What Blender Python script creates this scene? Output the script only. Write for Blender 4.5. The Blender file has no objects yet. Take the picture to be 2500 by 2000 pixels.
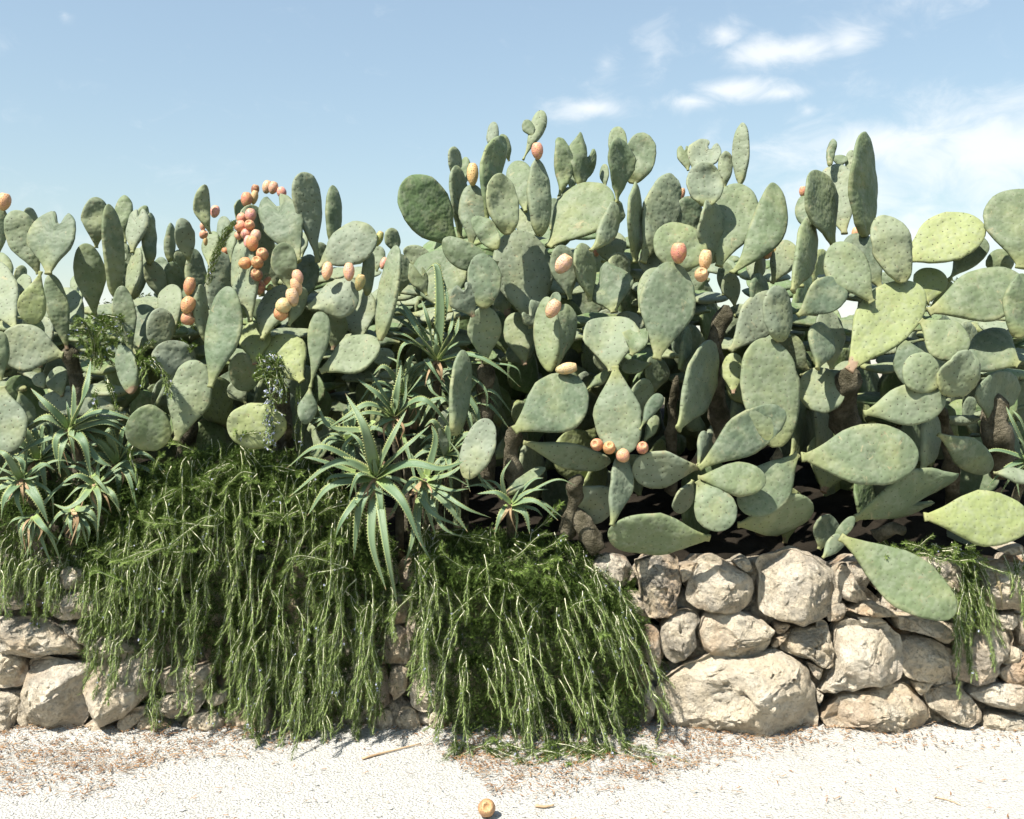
import bpy, math, random
from mathutils import Vector, Matrix, noise

# ------------------------------------------------------------------ camera, sky, sun, exposure
scene = bpy.context.scene
col = scene.collection
R = math.radians
FOC = 2430.0          # focal length in photo pixels (35 mm on a 36 mm sensor)
DIST = 4.63           # metres from the camera to the face of the wall
EYE = 1.60
cam_data = bpy.data.cameras.new('camera')
cam = bpy.data.objects.new('camera', cam_data)
col.objects.link(cam)
cam.location = (0, -DIST, EYE)
cam.rotation_euler = (R(90), 0, 0)
cam_data.lens = 35.0
cam_data.sensor_width = 36.0
cam_data.shift_y = -0.02
cam_data.clip_end = 3000
scene.camera = cam

SUN_EL, SUN_AZ = R(53), R(42)        # height, and how far left of straight behind the camera
to_sun = Vector((-math.sin(SUN_AZ) * math.cos(SUN_EL), -math.cos(SUN_AZ) * math.cos(SUN_EL), math.sin(SUN_EL)))

world = bpy.data.worlds.new('World')
scene.world = world
world.use_nodes = True
wn, wl = world.node_tree.nodes, world.node_tree.links
wn.clear()


def wnode(t, **kw):
    n = wn.new(t)
    for k, v in kw.items():
        setattr(n, k, v)
    return n


def wmath(op, a, b=None, c=None):
    n = wn.new('ShaderNodeMath')
    n.operation = op
    for i, v in enumerate((a, b, c)):
        if v is None:
            continue
        if isinstance(v, (int, float)):
            n.inputs[i].default_value = v
        else:
            wl.new(v, n.inputs[i])
    return n.outputs[0]


sky = wnode('ShaderNodeTexSky')
sky.sky_type = 'NISHITA'
sky.sun_disc = False
sky.sun_elevation = SUN_EL
sky.sun_rotation = math.atan2(to_sun.x, to_sun.y)
sky.altitude = 0
sky.air_density = 1.7
sky.dust_density = 0.5
sky.ozone_density = 3.4
geo = wnode('ShaderNodeTexCoord')
sep = wnode('ShaderNodeSeparateXYZ')
wl.new(geo.outputs['Generated'], sep.inputs[0])
az = wmath('MULTIPLY', wmath('ARCTAN2', sep.outputs[0], sep.outputs[1]), 57.2958)
el = wmath('MULTIPLY', wmath('ARCSINE', sep.outputs[2]), 57.2958)
# puffs of cloud on the sky dome: azimuth, elevation, half sizes (degrees), weight
PUFFS = [(12.0, 19.2, 1.3, 1.0, .75), (15.2, 18.1, 4.2, 0.95, 1.0), (18.6, 18.2, 1.8, .9, .8),
         (10.2, 15.9, 2.0, .55, .75), (12.6, 16.4, 2.6, .7, .95), (15.2, 16.0, 2.0, .55, .7), (4.6, 15.7, 2.7, .75, .9),
         (20.5, 12.9, 8.0, 1.9, .9), (26, 12.2, 6.0, 3.0, 1.05), (18.0, 10.6, 6.5, 2.0, .7), (8.2, 18.2, 1.1, 1.8, .42),
         (5.4, 18.0, .9, 1.2, .33), (21.5, 19.8, 2.6, 1.3, .45), (24.8, 20.0, 1.2, .8, .4), (21.0, 15.8, 3.5, 1.2, .35),
         (-24.2, 18.9, .55, .55, .5), (-24.0, 8, 9, 2.2, .3), (24, 8.0, 12, 2.2, .75), (0, 2.5, 400, 3.6, .75), (16.6, 15.0, .8, .6, .6)]
mapping = wnode('ShaderNodeMapping')
mapping.inputs['Scale'].default_value = (1.0, 1.0, 1.7)
wl.new(geo.outputs['Generated'], mapping.inputs['Vector'])
n1 = wnode('ShaderNodeTexNoise')
n1.inputs['Scale'].default_value = 19.0
n1.inputs['Detail'].default_value = 5.0
n1.inputs['Roughness'].default_value = 0.62
n1.inputs['Distortion'].default_value = 0.6
wl.new(mapping.outputs[0], n1.inputs['Vector'])
n2 = wnode('ShaderNodeTexNoise')
n2.inputs['Scale'].default_value = 5.0
n2.inputs['Detail'].default_value = 3.0
wl.new(mapping.outputs[0], n2.inputs['Vector'])
ae = wnode('ShaderNodeCombineXYZ')
wl.new(az, ae.inputs[0])
wl.new(el, ae.inputs[1])
total = None
for a0, e0, sa, se, wgt in PUFFS:
    mp = wnode('ShaderNodeMapping')
    mp.inputs['Scale'].default_value = (.47 / sa, .47 / se, 0)
    mp.inputs['Location'].default_value = (-a0 * .47 / sa, -e0 * .47 / se, 0)
    wl.new(ae.outputs[0], mp.inputs['Vector'])
    gr = wnode('ShaderNodeTexGradient', gradient_type='QUADRATIC_SPHERE')
    wl.new(mp.outputs[0], gr.inputs[0])
    g = wmath('MULTIPLY', gr.outputs[1], wgt * 1.75)
    total = g if total is None else wmath('MAXIMUM', total, g)
drift = wmath('MULTIPLY', wmath('SUBTRACT', n2.outputs[0], 0.46), 0.35)       # thin drifting cloud everywhere
drift = wmath('MULTIPLY', wmath('MAXIMUM', drift, 0.0), 1.0)
dens = wmath('ADD', wmath('MAXIMUM', total, drift), wmath('MULTIPLY', wmath('SUBTRACT', n1.outputs[0], 0.52), 2.0))
ramp = wnode('ShaderNodeMapRange', interpolation_type='SMOOTHSTEP')
ramp.inputs['From Min'].default_value = 0.12
ramp.inputs['From Max'].default_value = 1.55
ramp.inputs['To Max'].default_value = 0.8
wl.new(dens, ramp.inputs['Value'])
mixc = wnode('ShaderNodeMix', data_type='RGBA')
wl.new(ramp.outputs[0], mixc.inputs['Factor'])
tint = wnode('ShaderNodeMix', data_type='RGBA')
tint.inputs['Factor'].default_value = 0.2     # thin high haze
tint.inputs['B'].default_value = (5.2, 6.1, 6.7, 1)
wl.new(sky.outputs[0], tint.inputs['A'])
wl.new(tint.outputs['Result'], mixc.inputs['A'])
mixc.inputs['B'].default_value = (7.2, 7.4, 7.5, 1)
bg = wnode('ShaderNodeBackground')
bg.inputs['Strength'].default_value = 0.076
wl.new(mixc.outputs['Result'], bg.inputs['Color'])
wout = wnode('ShaderNodeOutputWorld')
wl.new(bg.outputs[0], wout.inputs['Surface'])

sun_data = bpy.data.lights.new('sun', 'SUN')
sun_data.energy = 5.0
sun_data.angle = R(0.53)
sun_data.color = (1.0, 0.955, 0.88)
sun = bpy.data.objects.new('sun', sun_data)
col.objects.link(sun)
sun.location = (-4, -6, 9)
sun.rotation_euler = (-to_sun).to_track_quat('-Z', 'Y').to_euler()

scene.view_settings.view_transform = 'Standard'
scene.view_settings.look = 'None'
scene.view_settings.gamma = 1.0
scene.view_settings.use_curve_mapping = False
scene.view_settings.exposure = 1.0
scene.cycles.use_denoising = True
scene.cycles.max_bounces = 4
scene.cycles.diffuse_bounces = 2
scene.cycles.glossy_bounces = 1
scene.cycles.use_adaptive_sampling = True
scene.cycles.adaptive_threshold = 0.02
scene.cycles.transparent_max_bounces = 6

rnd = random.Random(7)


# ------------------------------------------------------------------ helpers
def at(px, py, d):
    """a point of the place: photo pixel and metres behind the face of the wall"""
    s = (DIST + d) / FOC
    return Vector(((px - 1250) * s, d, EYE - (py - 950) * s))


def mesh(name, verts, faces, mats, midx=None, uvs=None, smooth=True):
    me = bpy.data.meshes.new(name)
    me.from_pydata(verts, [], faces)
    for m in mats:
        me.materials.append(m)
    if midx:
        me.polygons.foreach_set('material_index', midx)
    if uvs:
        for nm, data in uvs.items():
            lay = me.uv_layers.new(name=nm)
            flat = []
            for lp in me.loops:
                flat.extend(data[lp.vertex_index])
            lay.data.foreach_set('uv', flat)
    if smooth:
        me.polygons.foreach_set('use_smooth', [True] * len(me.polygons))
    me.update()
    return me


def obj(name, me, parent=None):
    o = bpy.data.objects.new(name, me)
    col.objects.link(o)
    if parent is not None:
        o.parent = parent
    return o


def thing(name, label, cat, loc, group=None):
    o = bpy.data.objects.new(name, None)
    col.objects.link(o)
    o.location = loc
    o.empty_display_size = 0.1
    tag(o, label, cat, group)
    bpy.context.view_layer.update() if False else None
    return o


def tag(o, label, cat=None, group=None, kind=None):
    if label:
        o['label'] = label
    if cat:
        o['category'] = cat
    if group:
        o['group'] = group
    if kind:
        o['kind'] = kind


def fbm(v, octaves=4):
    s, a, t = 0.0, 1.0, 0.0
    for i in range(octaves):
        s += a * noise.noise(v * (2.0 ** i))
        t += a
        a *= 0.5
    return s / t


def smooth01(x, a, b):
    t = max(0.0, min(1.0, (x - a) / (b - a)))
    return t * t * (3 - 2 * t)


def spline(pts, n):
    """points along a Catmull-Rom curve"""
    P = [Vector(p) for p in pts]
    P = [P[0] * 2 - P[1]] + P + [P[-1] * 2 - P[-2]]
    out = []
    segs = len(P) - 3
    for k in range(n + 1):
        t = k / n * segs
        i = min(int(t), segs - 1)
        f = t - i
        a, b, c, d = P[i], P[i + 1], P[i + 2], P[i + 3]
        out.append(0.5 * ((2 * b) + (c - a) * f + (2 * a - 5 * b + 4 * c - d) * f * f + (3 * b - a - 3 * c + d) * f ** 3))
    return out


def tube(path, radii, seg=8, verts=None, faces=None):
    verts = [] if verts is None else verts
    faces = [] if faces is None else faces
    n = len(path)
    up = Vector((0.3, 0.9, 0.2))
    prev = None
    for i, p in enumerate(path):
        t = (path[min(i + 1, n - 1)] - path[max(i - 1, 0)]).normalized()
        s = t.cross(up)
        if s.length < 1e-4:
            s = t.cross(Vector((1, 0, 0)))
        s.normalize()
        b = t.cross(s)
        base = len(verts)
        for k in range(seg):
            a = 2 * math.pi * k / seg
            verts.append(p + (s * math.cos(a) + b * math.sin(a)) * radii[i])
        if prev is not None:
            for k in range(seg):
                k2 = (k + 1) % seg
                faces.append((prev + k, prev + k2, base + k2, base + k))
        prev = base
    faces.append(tuple(range(prev, prev + seg)))
    faces.append(tuple(reversed(range(prev - seg * (n - 1), prev - seg * (n - 2)))))
    return verts, faces


# ------------------------------------------------------------------ materials
class Mat:
    def __init__(self, name, rough=0.6, spec=0.3):
        self.m = bpy.data.materials.new(name)
        self.m.use_nodes = True
        self.n = self.m.node_tree.nodes
        self.l = self.m.node_tree.links
        self.b = self.n['Principled BSDF']
        self.b.inputs['Roughness'].default_value = rough
        self.b.inputs['Specular IOR Level'].default_value = spec

    def new(self, t, **kw):
        n = self.n.new(t)
        for k, v in kw.items():
            setattr(n, k, v)
        return n

    def put(self, v, sock):
        if isinstance(v, (int, float)):
            sock.default_value = v
        elif isinstance(v, tuple):
            sock.default_value = v if len(v) == len(sock.default_value) else v + (1,)
        else:
            self.l.new(v, sock)

    def math(self, op, a, b=0.0, clamp=False):
        n = self.new('ShaderNodeMath', operation=op, use_clamp=clamp)
        self.put(a, n.inputs[0])
        self.put(b, n.inputs[1])
        return n.outputs[0]

    def mix(self, f, a, b, blend='MIX'):
        n = self.new('ShaderNodeMix', data_type='RGBA', blend_type=blend)
        self.put(f, n.inputs['Factor'])
        self.put(a, n.inputs['A'])
        self.put(b, n.inputs['B'])
        return n.outputs['Result']

    def noise(self, vec, scale, detail=3.0, rough=0.5, dist=0.0, dim='3D'):
        n = self.new('ShaderNodeTexNoise', noise_dimensions=dim)
        self.l.new(vec, n.inputs['Vector'])
        n.inputs['Scale'].default_value = scale
        n.inputs['Detail'].default_value = detail
        n.inputs['Roughness'].default_value = rough
        n.inputs['Distortion'].default_value = dist
        return n.outputs[0]

    def voro(self, vec, scale, rand=1.0, dim='3D', feature='F1'):
        n = self.new('ShaderNodeTexVoronoi', voronoi_dimensions=dim, feature=feature)
        self.l.new(vec, n.inputs['Vector'])
        n.inputs['Scale'].default_value = scale
        n.inputs['Randomness'].default_value = rand
        return n

    def ramp(self, v, a, b, lo=0.0, hi=1.0):
        n = self.new('ShaderNodeMapRange', interpolation_type='SMOOTHSTEP')
        self.put(v, n.inputs['Value'])
        n.inputs['From Min'].default_value = a
        n.inputs['From Max'].default_value = b
        n.inputs['To Min'].default_value = lo
        n.inputs['To Max'].default_value = hi
        return n.outputs[0]

    def bump(self, h, strength, dist, prev=None):
        n = self.new('ShaderNodeBump')
        n.inputs['Strength'].default_value = strength
        n.inputs['Distance'].default_value = dist
        self.l.new(h, n.inputs['Height'])
        if prev is not None:
            self.l.new(prev, n.inputs['Normal'])
        return n.outputs[0]

    def color(self, c):
        self.put(c, self.b.inputs['Base Color'])

    def normal(self, nrm):
        self.l.new(nrm, self.b.inputs['Normal'])


def offset_coords(M, src):
    """texture coordinates moved by a random amount for every object"""
    info = M.new('ShaderNodeObjectInfo')
    comb = M.new('ShaderNodeCombineXYZ')
    M.put(M.math('MULTIPLY', info.outputs['Random'], 37.0), comb.inputs[0])
    M.put(M.math('MULTIPLY', info.outputs['Random'], 91.0), comb.inputs[1])
    M.put(M.math('MULTIPLY', info.outputs['Random'], 53.0), comb.inputs[2])
    add = M.new('ShaderNodeVectorMath', operation='ADD')
    M.l.new(src, add.inputs[0])
    M.l.new(comb.outputs[0], add.inputs[1])
    return add.outputs[0], info


def make_pad_material():
    M = Mat('cactus_skin', rough=0.62, spec=0.22)
    uv = M.new('ShaderNodeUVMap', uv_map='metric')
    un = M.new('ShaderNodeUVMap', uv_map='unit')
    vec, info = offset_coords(M, uv.outputs[0])
    rnd_ = info.outputs['Random']
    osep = M.new('ShaderNodeSeparateColor')
    M.l.new(info.outputs['Color'], osep.inputs[0])
    usep = M.new('ShaderNodeSeparateXYZ')
    M.l.new(un.outputs[0], usep.inputs[0])
    u = usep.outputs[0]
    # body colour: grey-green wax, yellow-green, deep green
    c = M.mix(M.ramp(rnd_, 0.1, 0.9), (0.095, 0.126, 0.084), (0.185, 0.214, 0.155))
    c = M.mix(osep.outputs[0], c, (0.275, 0.305, 0.12))
    c = M.mix(osep.outputs[1], c, (0.105, 0.165, 0.058))
    big = M.noise(vec, 6.0, 3, 0.55)
    c = M.mix(M.ramp(big, 0.46, 0.78, 0, 0.55), c, (0.27, 0.285, 0.125))
    med = M.noise(vec, 24.0, 4, 0.6, 0.4)
    c = M.mix(M.ramp(med, 0.42, 0.68, 0, 0.32), c, (0.26, 0.28, 0.21))
    mp = M.new('ShaderNodeMapping')
    mp.inputs['Scale'].default_value = (60, 9, 1)
    M.l.new(vec, mp.inputs[0])
    streak = M.noise(mp.outputs[0], 1.0, 3, 0.6, 0.3)
    c = M.mix(M.ramp(streak, 0.55, 0.75, 0, 0.45), c, (0.155, 0.195, 0.105))
    # yellowish young tissue towards the joint, cork on old pads and as a darkening tint on inner ones
    c = M.mix(M.ramp(u, 0.0, 0.30, 0.5, 0.0), c, (0.27, 0.275, 0.09))
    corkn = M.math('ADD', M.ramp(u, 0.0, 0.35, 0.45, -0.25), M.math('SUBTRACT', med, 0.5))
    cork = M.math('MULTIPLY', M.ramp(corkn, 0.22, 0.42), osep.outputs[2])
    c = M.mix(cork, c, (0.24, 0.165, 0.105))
    scar = M.noise(vec, 11.0, 5, 0.7, 1.5)
    c = M.mix(M.ramp(scar, 0.61, 0.72, 0, 0.65), c, (0.34, 0.29, 0.17))
    fleck = M.noise(vec, 42.0, 4, 0.7, 0.8)
    c = M.mix(M.math('MULTIPLY', M.ramp(fleck, 0.60, 0.70), M.ramp(big, 0.40, 0.62, 0.0, 0.55)), c, (0.24, 0.175, 0.10))
    edge = M.ramp(M.math('ABSOLUTE', usep.outputs[1]), 0.80, 1.0)
    c = M.mix(M.math('MULTIPLY', edge, M.ramp(med, 0.35, 0.65, 0.1, 0.55)), c, (0.27, 0.275, 0.14))
    # areoles: small dark spots on low bumps
    vo = M.voro(vec, 25.0, 0.5, '2D')
    d = vo.outputs['Distance']
    c = M.mix(M.math('MULTIPLY', M.ramp(d, 0.055, 0.10, 0.9, 0.0), M.ramp(rnd_, 0.0, 1.0, 0.5, 1.0)), c, (0.05, 0.045, 0.028))
    M.color(c)
    h = M.ramp(d, 0.0, 0.36, 1.0, 0.0)
    nb = M.bump(h, 0.30, 0.0034)
    nb = M.bump(M.noise(vec, 8.0, 3, 0.55), 0.8, 0.032, nb)
    nb = M.bump(med, 0.2, 0.004, nb)
    M.normal(nb)
    return M.m


def make_fruit_material():
    M = Mat('fruit_skin', rough=0.5, spec=0.3)
    tc = M.new('ShaderNodeTexCoord')
    vec, info = offset_coords(M, tc.outputs['Object'])
    sepo = M.new('ShaderNodeSeparateXYZ')
    M.l.new(tc.outputs['Object'], sepo.inputs[0])
    base = info.outputs['Color']
    n = M.noise(vec, 2.2, 3)
    c = M.mix(M.ramp(n, 0.4, 0.68, 0, 0.55), base, (0.60, 0.36, 0.13))
    c = M.mix(M.ramp(sepo.outputs[2], 0.55, 0.95, 0.0, 0.55), c, (0.52, 0.33, 0.16))
    c = M.mix(M.ramp(sepo.outputs[2], -1.0, -0.55, 0.4, 0.0), c, (0.33, 0.33, 0.10))
    vo = M.voro(vec, 4.2, 0.45)
    c = M.mix(M.ramp(vo.outputs['Distance'], 0.12, 0.2, 0.75, 0.0), c, (0.70, 0.56, 0.33))
    c = M.mix(M.ramp(vo.outputs['Distance'], 0.06, 0.1, 0.9, 0.0), c, (0.13, 0.06, 0.03))
    M.color(c)
    M.normal(M.bump(M.ramp(vo.outputs['Distance'], 0.0, 0.35, 1, 0), 0.6, 0.03))
    return M.m


def make_stone_material():
    M = Mat('limestone', rough=0.92, spec=0.12)
    tc = M.new('ShaderNodeTexCoord')
    vec, info = offset_coords(M, tc.outputs['Object'])
    osep = M.new('ShaderNodeSeparateColor')
    M.l.new(info.outputs['Color'], osep.inputs[0])
    rnd_ = info.outputs['Random']
    c = M.mix(rnd_, (0.72, 0.60, 0.42), (0.78, 0.68, 0.515))
    a = M.noise(vec, 6.0, 6, 0.62, 0.3)
    c = M.mix(M.ramp(a, 0.40, 0.70, 0, 0.75), c, (0.84, 0.77, 0.64))
    o = M.noise(vec, 3.4, 4, 0.6, 0.5)
    c = M.mix(M.math('MULTIPLY', M.ramp(o, 0.50, 0.64), M.math('ADD', M.math('MULTIPLY', osep.outputs[0], 0.8), 0.12)), c, (0.43, 0.235, 0.105))
    g = M.noise(vec, 9.0, 7, 0.7, 0.2)
    c = M.mix(M.math('MULTIPLY', M.ramp(g, 0.47, 0.6), M.math('ADD', M.math('MULTIPLY', osep.outputs[1], 0.85), 0.15)), c, (0.30, 0.275, 0.23))
    k = M.noise(vec, 22.0, 6, 0.75)
    c = M.mix(M.math('MULTIPLY', M.ramp(k, 0.45, 0.6), osep.outputs[2]), c, (0.085, 0.085, 0.08))
    vo = M.voro(vec, 60.0, 1.0)
    pits = M.ramp(M.noise(vec, 55.0, 4, 0.65), 0.56, 0.68)
    c = M.mix(M.math('MULTIPLY', pits, 0.28), c, (0.32, 0.25, 0.17))
    M.color(c)
    nb = M.bump(M.noise(vec, 24.0, 8, 0.74, 0.3), 1.0, 0.06)
    nb = M.bump(pits, 1.0, -0.010, nb)
    nb = M.bump(vo.outputs['Distance'], 0.45, 0.006, nb)
    M.normal(nb)
    return M.m


def make_soil_material(name, c0, c1):
    M = Mat(name, rough=0.95, spec=0.1)
    tc = M.new('ShaderNodeTexCoord')
    n = M.noise(tc.outputs['Object'], 6.0, 8, 0.65)
    M.color(M.mix(M.ramp(n, 0.35, 0.65), c0, c1))
    M.normal(M.bump(M.noise(tc.outputs['Object'], 40.0, 6, 0.7), 0.8, 0.02))
    return M.m


def make_gravel_material():
    M = Mat('white_gravel', rough=0.95, spec=0.1)
    tc = M.new('ShaderNodeTexCoord')
    v = tc.outputs['Object']
    vo = M.voro(v, 95.0, 1.0)
    c = M.mix(M.math('MULTIPLY', vo.outputs['Color'], 1.0), (0.40, 0.388, 0.352), (0.455, 0.445, 0.41))
    c = M.mix(M.ramp(vo.outputs['Distance'], 0.45, 0.8, 0.0, 0.2), c, (0.27, 0.245, 0.20))
    n = M.noise(v, 2.2, 6, 0.6)
    c = M.mix(M.ramp(n, 0.50, 0.72, 0, 0.30), c, (0.32, 0.29, 0.235))
    M.color(c)
    nb = M.bump(M.ramp(vo.outputs['Distance'], 0.0, 0.8, 1, 0), 0.8, 0.006)
    nb = M.bump(M.noise(v, 30.0, 4, 0.6), 0.5, 0.012, nb)
    M.normal(nb)
    return M.m


def make_varied(name, c0, c1, rough=0.7, spec=0.2, scale=5.0, translucent=0.0, bump=0.0):
    M = Mat(name, rough, spec)
    tc = M.new('ShaderNodeTexCoord')
    vec, info = offset_coords(M, tc.outputs['Object'])
    n = M.noise(vec, scale, 4, 0.6)
    c = M.mix(M.ramp(n, 0.3, 0.7), c0, c1)
    M.color(c)
    if bump:
        M.normal(M.bump(M.noise(vec, scale * 5, 5, 0.65), 0.8, bump))
    if translucent:
        t = M.new('ShaderNodeBsdfTranslucent')
        M.l.new(c, t.inputs[0])
        mx = M.new('ShaderNodeMixShader')
        mx.inputs[0].default_value = translucent
        M.l.new(M.b.outputs[0], mx.inputs[1])
        M.l.new(t.outputs[0], mx.inputs[2])
        M.l.new(mx.outputs[0], M.n['Material Output'].inputs['Surface'])
    return M.m


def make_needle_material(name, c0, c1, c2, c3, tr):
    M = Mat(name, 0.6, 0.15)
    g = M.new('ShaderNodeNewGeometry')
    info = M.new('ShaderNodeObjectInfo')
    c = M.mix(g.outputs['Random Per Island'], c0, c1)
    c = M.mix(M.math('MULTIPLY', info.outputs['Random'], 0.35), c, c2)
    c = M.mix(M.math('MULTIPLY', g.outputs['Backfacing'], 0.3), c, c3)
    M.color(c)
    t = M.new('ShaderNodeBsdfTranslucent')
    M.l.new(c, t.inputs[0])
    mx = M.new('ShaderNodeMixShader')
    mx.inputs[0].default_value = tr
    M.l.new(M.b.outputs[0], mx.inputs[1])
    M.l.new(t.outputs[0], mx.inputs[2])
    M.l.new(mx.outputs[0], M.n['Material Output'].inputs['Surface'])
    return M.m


def make_aloe_material():
    M = Mat('aloe_leaf', 0.42, 0.35)
    un = M.new('ShaderNodeUVMap', uv_map='unit')
    s = M.new('ShaderNodeSeparateXYZ')
    M.l.new(un.outputs[0], s.inputs[0])
    vec, info = offset_coords(M, un.outputs[0])
    c = M.mix(info.outputs['Random'], (0.10, 0.162, 0.085), (0.148, 0.205, 0.108))
    edge = M.ramp(M.math('ABSOLUTE', s.outputs[1]), 0.72, 1.0)
    c = M.mix(M.math('MULTIPLY', edge, 0.8), c, (0.32, 0.37, 0.11))
    c = M.mix(M.ramp(s.outputs[0], 0.0, 0.22, 0.7, 0.0), c, (0.27, 0.36, 0.085))
    c = M.mix(M.ramp(s.outputs[0], 0.93, 1.0, 0.0, 0.7), c, (0.33, 0.17, 0.08))
    mp = M.new('ShaderNodeMapping')
    mp.inputs['Scale'].default_value = (4, 14, 1)
    M.l.new(vec, mp.inputs[0])
    c = M.mix(M.ramp(M.noise(mp.outputs[0], 1.0, 4, 0.6), 0.45, 0.7, 0, 0.35), c, (0.23, 0.29, 0.165))
    M.color(c)
    M.normal(M.bump(M.noise(mp.outputs[0], 2.0, 3), 0.3, 0.006))
    return M.m


M_PAD = make_pad_material()
M_FRUIT = make_fruit_material()
M_STONE = make_stone_material()
M_SOIL = make_soil_material('soil', (0.012, 0.010, 0.007), (0.026, 0.021, 0.015))  # near black: shade of the hedge floor put into the soil colour
M_EARTH = make_soil_material('dry_field', (0.10, 0.10, 0.055), (0.16, 0.15, 0.09))
M_UNSEEN_GROUND = make_soil_material('dark_unseen_ground', (0.045, 0.055, 0.022), (0.085, 0.08, 0.04))  # ground out of view, added dark to cut light bounced onto the hedge
M_GRAVEL = make_gravel_material()
M_PEBBLE = make_varied('pebble', (0.38, 0.37, 0.335), (0.48, 0.47, 0.435), 0.9, 0.1, 14)
M_BARK = make_varied('cactus_bark', (0.055, 0.05, 0.03), (0.21, 0.185, 0.13), 0.95, 0.1, 11, bump=0.05)
M_NEEDLE_SHADE = make_needle_material('rosemary_needle_shade', (0.03, 0.062, 0.010), (0.095, 0.15, 0.028), (0.10, 0.145, 0.034), (0.12, 0.155, 0.055), 0.10)  # darker needle copy for the inner mass, shade put into its colour
M_NEEDLE_LIT = make_needle_material('rosemary_needle_lit', (0.055, 0.105, 0.014), (0.205, 0.28, 0.07), (0.19, 0.25, 0.075), (0.26, 0.31, 0.135), 0.14)  # paler needle copy for outer sprigs, sunlight put into its colour
M_STEM = make_varied('rosemary_stem', (0.56, 0.55, 0.36), (0.74, 0.72, 0.54), 0.7, 0.2, 30)
M_FLOWER = make_varied('rosemary_flower', (0.55, 0.58, 0.78), (0.68, 0.70, 0.84), 0.7, 0.2, 30, translucent=0.3)
M_ALOE = make_aloe_material()
M_THORN = make_varied('aloe_tooth', (0.40, 0.43, 0.17), (0.50, 0.50, 0.24), 0.5, 0.3, 20)
M_DRY = make_varied('dry_leaf', (0.21, 0.10, 0.042), (0.33, 0.20, 0.10), 0.85, 0.15, 9)
M_GREYDRY = make_varied('grey_litter', (0.16, 0.125, 0.09), (0.30, 0.245, 0.18), 0.9, 0.1, 9)
M_TREELEAF = make_varied('olive_leaf', (0.065, 0.085, 0.035), (0.13, 0.15, 0.075), 0.6, 0.25, 3, translucent=0.2)
M_TREEBARK = make_varied('olive_bark', (0.10, 0.085, 0.065), (0.18, 0.15, 0.12), 0.9, 0.1, 6, bump=0.03)
M_DEAD = make_varied('dead_aloe_leaf', (0.20, 0.13, 0.07), (0.40, 0.29, 0.17), 0.85, 0.15, 12)
M_STICK = make_varied('stick', (0.36, 0.24, 0.14), (0.50, 0.36, 0.22), 0.8, 0.2, 12)
M_LIZARD = make_varied('lizard_skin', (0.20, 0.18, 0.085), (0.33, 0.25, 0.16), 0.5, 0.35, 60)

# ------------------------------------------------------------------ the setting
def sheet(name, x0, x1, y0, y1, nx, ny, zf, mat, label=None):
    vs = [(x0 + (x1 - x0) * i / nx, y0 + (y1 - y0) * j / ny, 0) for j in range(ny + 1) for i in range(nx + 1)]
    vs = [(x, y, zf(x, y)) for x, y, z in vs]
    fs = [(j * (nx + 1) + i, j * (nx + 1) + i + 1, (j + 1) * (nx + 1) + i + 1, (j + 1) * (nx + 1) + i) for j in range(ny) for i in range(nx)]
    o = obj(name, mesh(name, vs, fs, [mat]))
    tag(o, label, None, None, 'structure')
    return o


sheet('dark_unseen_ground', -900, 900, -900, -2.25, 12, 12, lambda x, y: -0.03, M_UNSEEN_GROUND, 'dark unseen ground added on the near side of the path to cut bounce light')
sheet('gravel_path', -60, 60, -2.3, 0.12, 8, 4, lambda x, y: -0.012, M_GRAVEL, 'pale gravel path running along the foot of the stone wall')
near = sheet('gravel_surface', -4.2, 4.2, -2.2, 0.11, 210, 58,
             lambda x, y: 0.012 * fbm(Vector((x * 2.2, y * 2.2, 3)), 5) + 0.03 * smooth01(y, -0.28, 0.05) - 0.001 - 0.02 * smooth01(abs(x), 3.6, 4.2) - 0.02 * smooth01(-y, 1.8, 2.2),
             M_GRAVEL, 'uneven white gravel at the foot of the stone wall')


def bank_z(x, y):
    return 0.72 + 0.22 * smooth01(y, 0.2, 1.2) + 0.50 * smooth01(y, 1.0, 2.6) + 0.06 * fbm(Vector((x * 1.4, y * 1.4, 8)), 4)


sheet('soil_bank', -9, 9, 0.16, 5.0, 140, 44, bank_z, M_SOIL, 'soil bank darkened for shade, held up behind the stone wall')
sheet('field', -900, 900, 4.6, 1800, 24, 24, lambda x, y: 1.36 + 0.02 * fbm(Vector((x * .02, y * .02, 1)), 2), M_EARTH, 'dry open ground behind the cactus hedge')


# ------------------------------------------------------------------ dry stone wall
wall = thing('stone_wall', 'low dry stone wall of rough cream limestone holding up the planted bank', 'wall', (0, 0.1, 0))
WALL_LOC = Vector((0, 0.1, 0))
core_v = [(-7, 0.10, -0.05), (7, 0.10, -0.05), (7, 0.10, 0.72), (-7, 0.10, 0.72), (-7, 0.30, -0.05), (7, 0.30, -0.05), (7, 0.30, 0.72), (-7, 0.30, 0.72)]
core_f = [(0, 1, 2, 3), (5, 4, 7, 6), (3, 2, 6, 7), (4, 0, 3, 7), (1, 5, 6, 2), (4, 5, 1, 0)]
core = obj('earth_core', mesh('earth_core', [(x, y + 0.12 - 0.1, z) for x, y, z in core_v], core_f, [M_SOIL], smooth=False), wall)
core['label'] = 'dark earth filling behind the stones'


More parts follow.
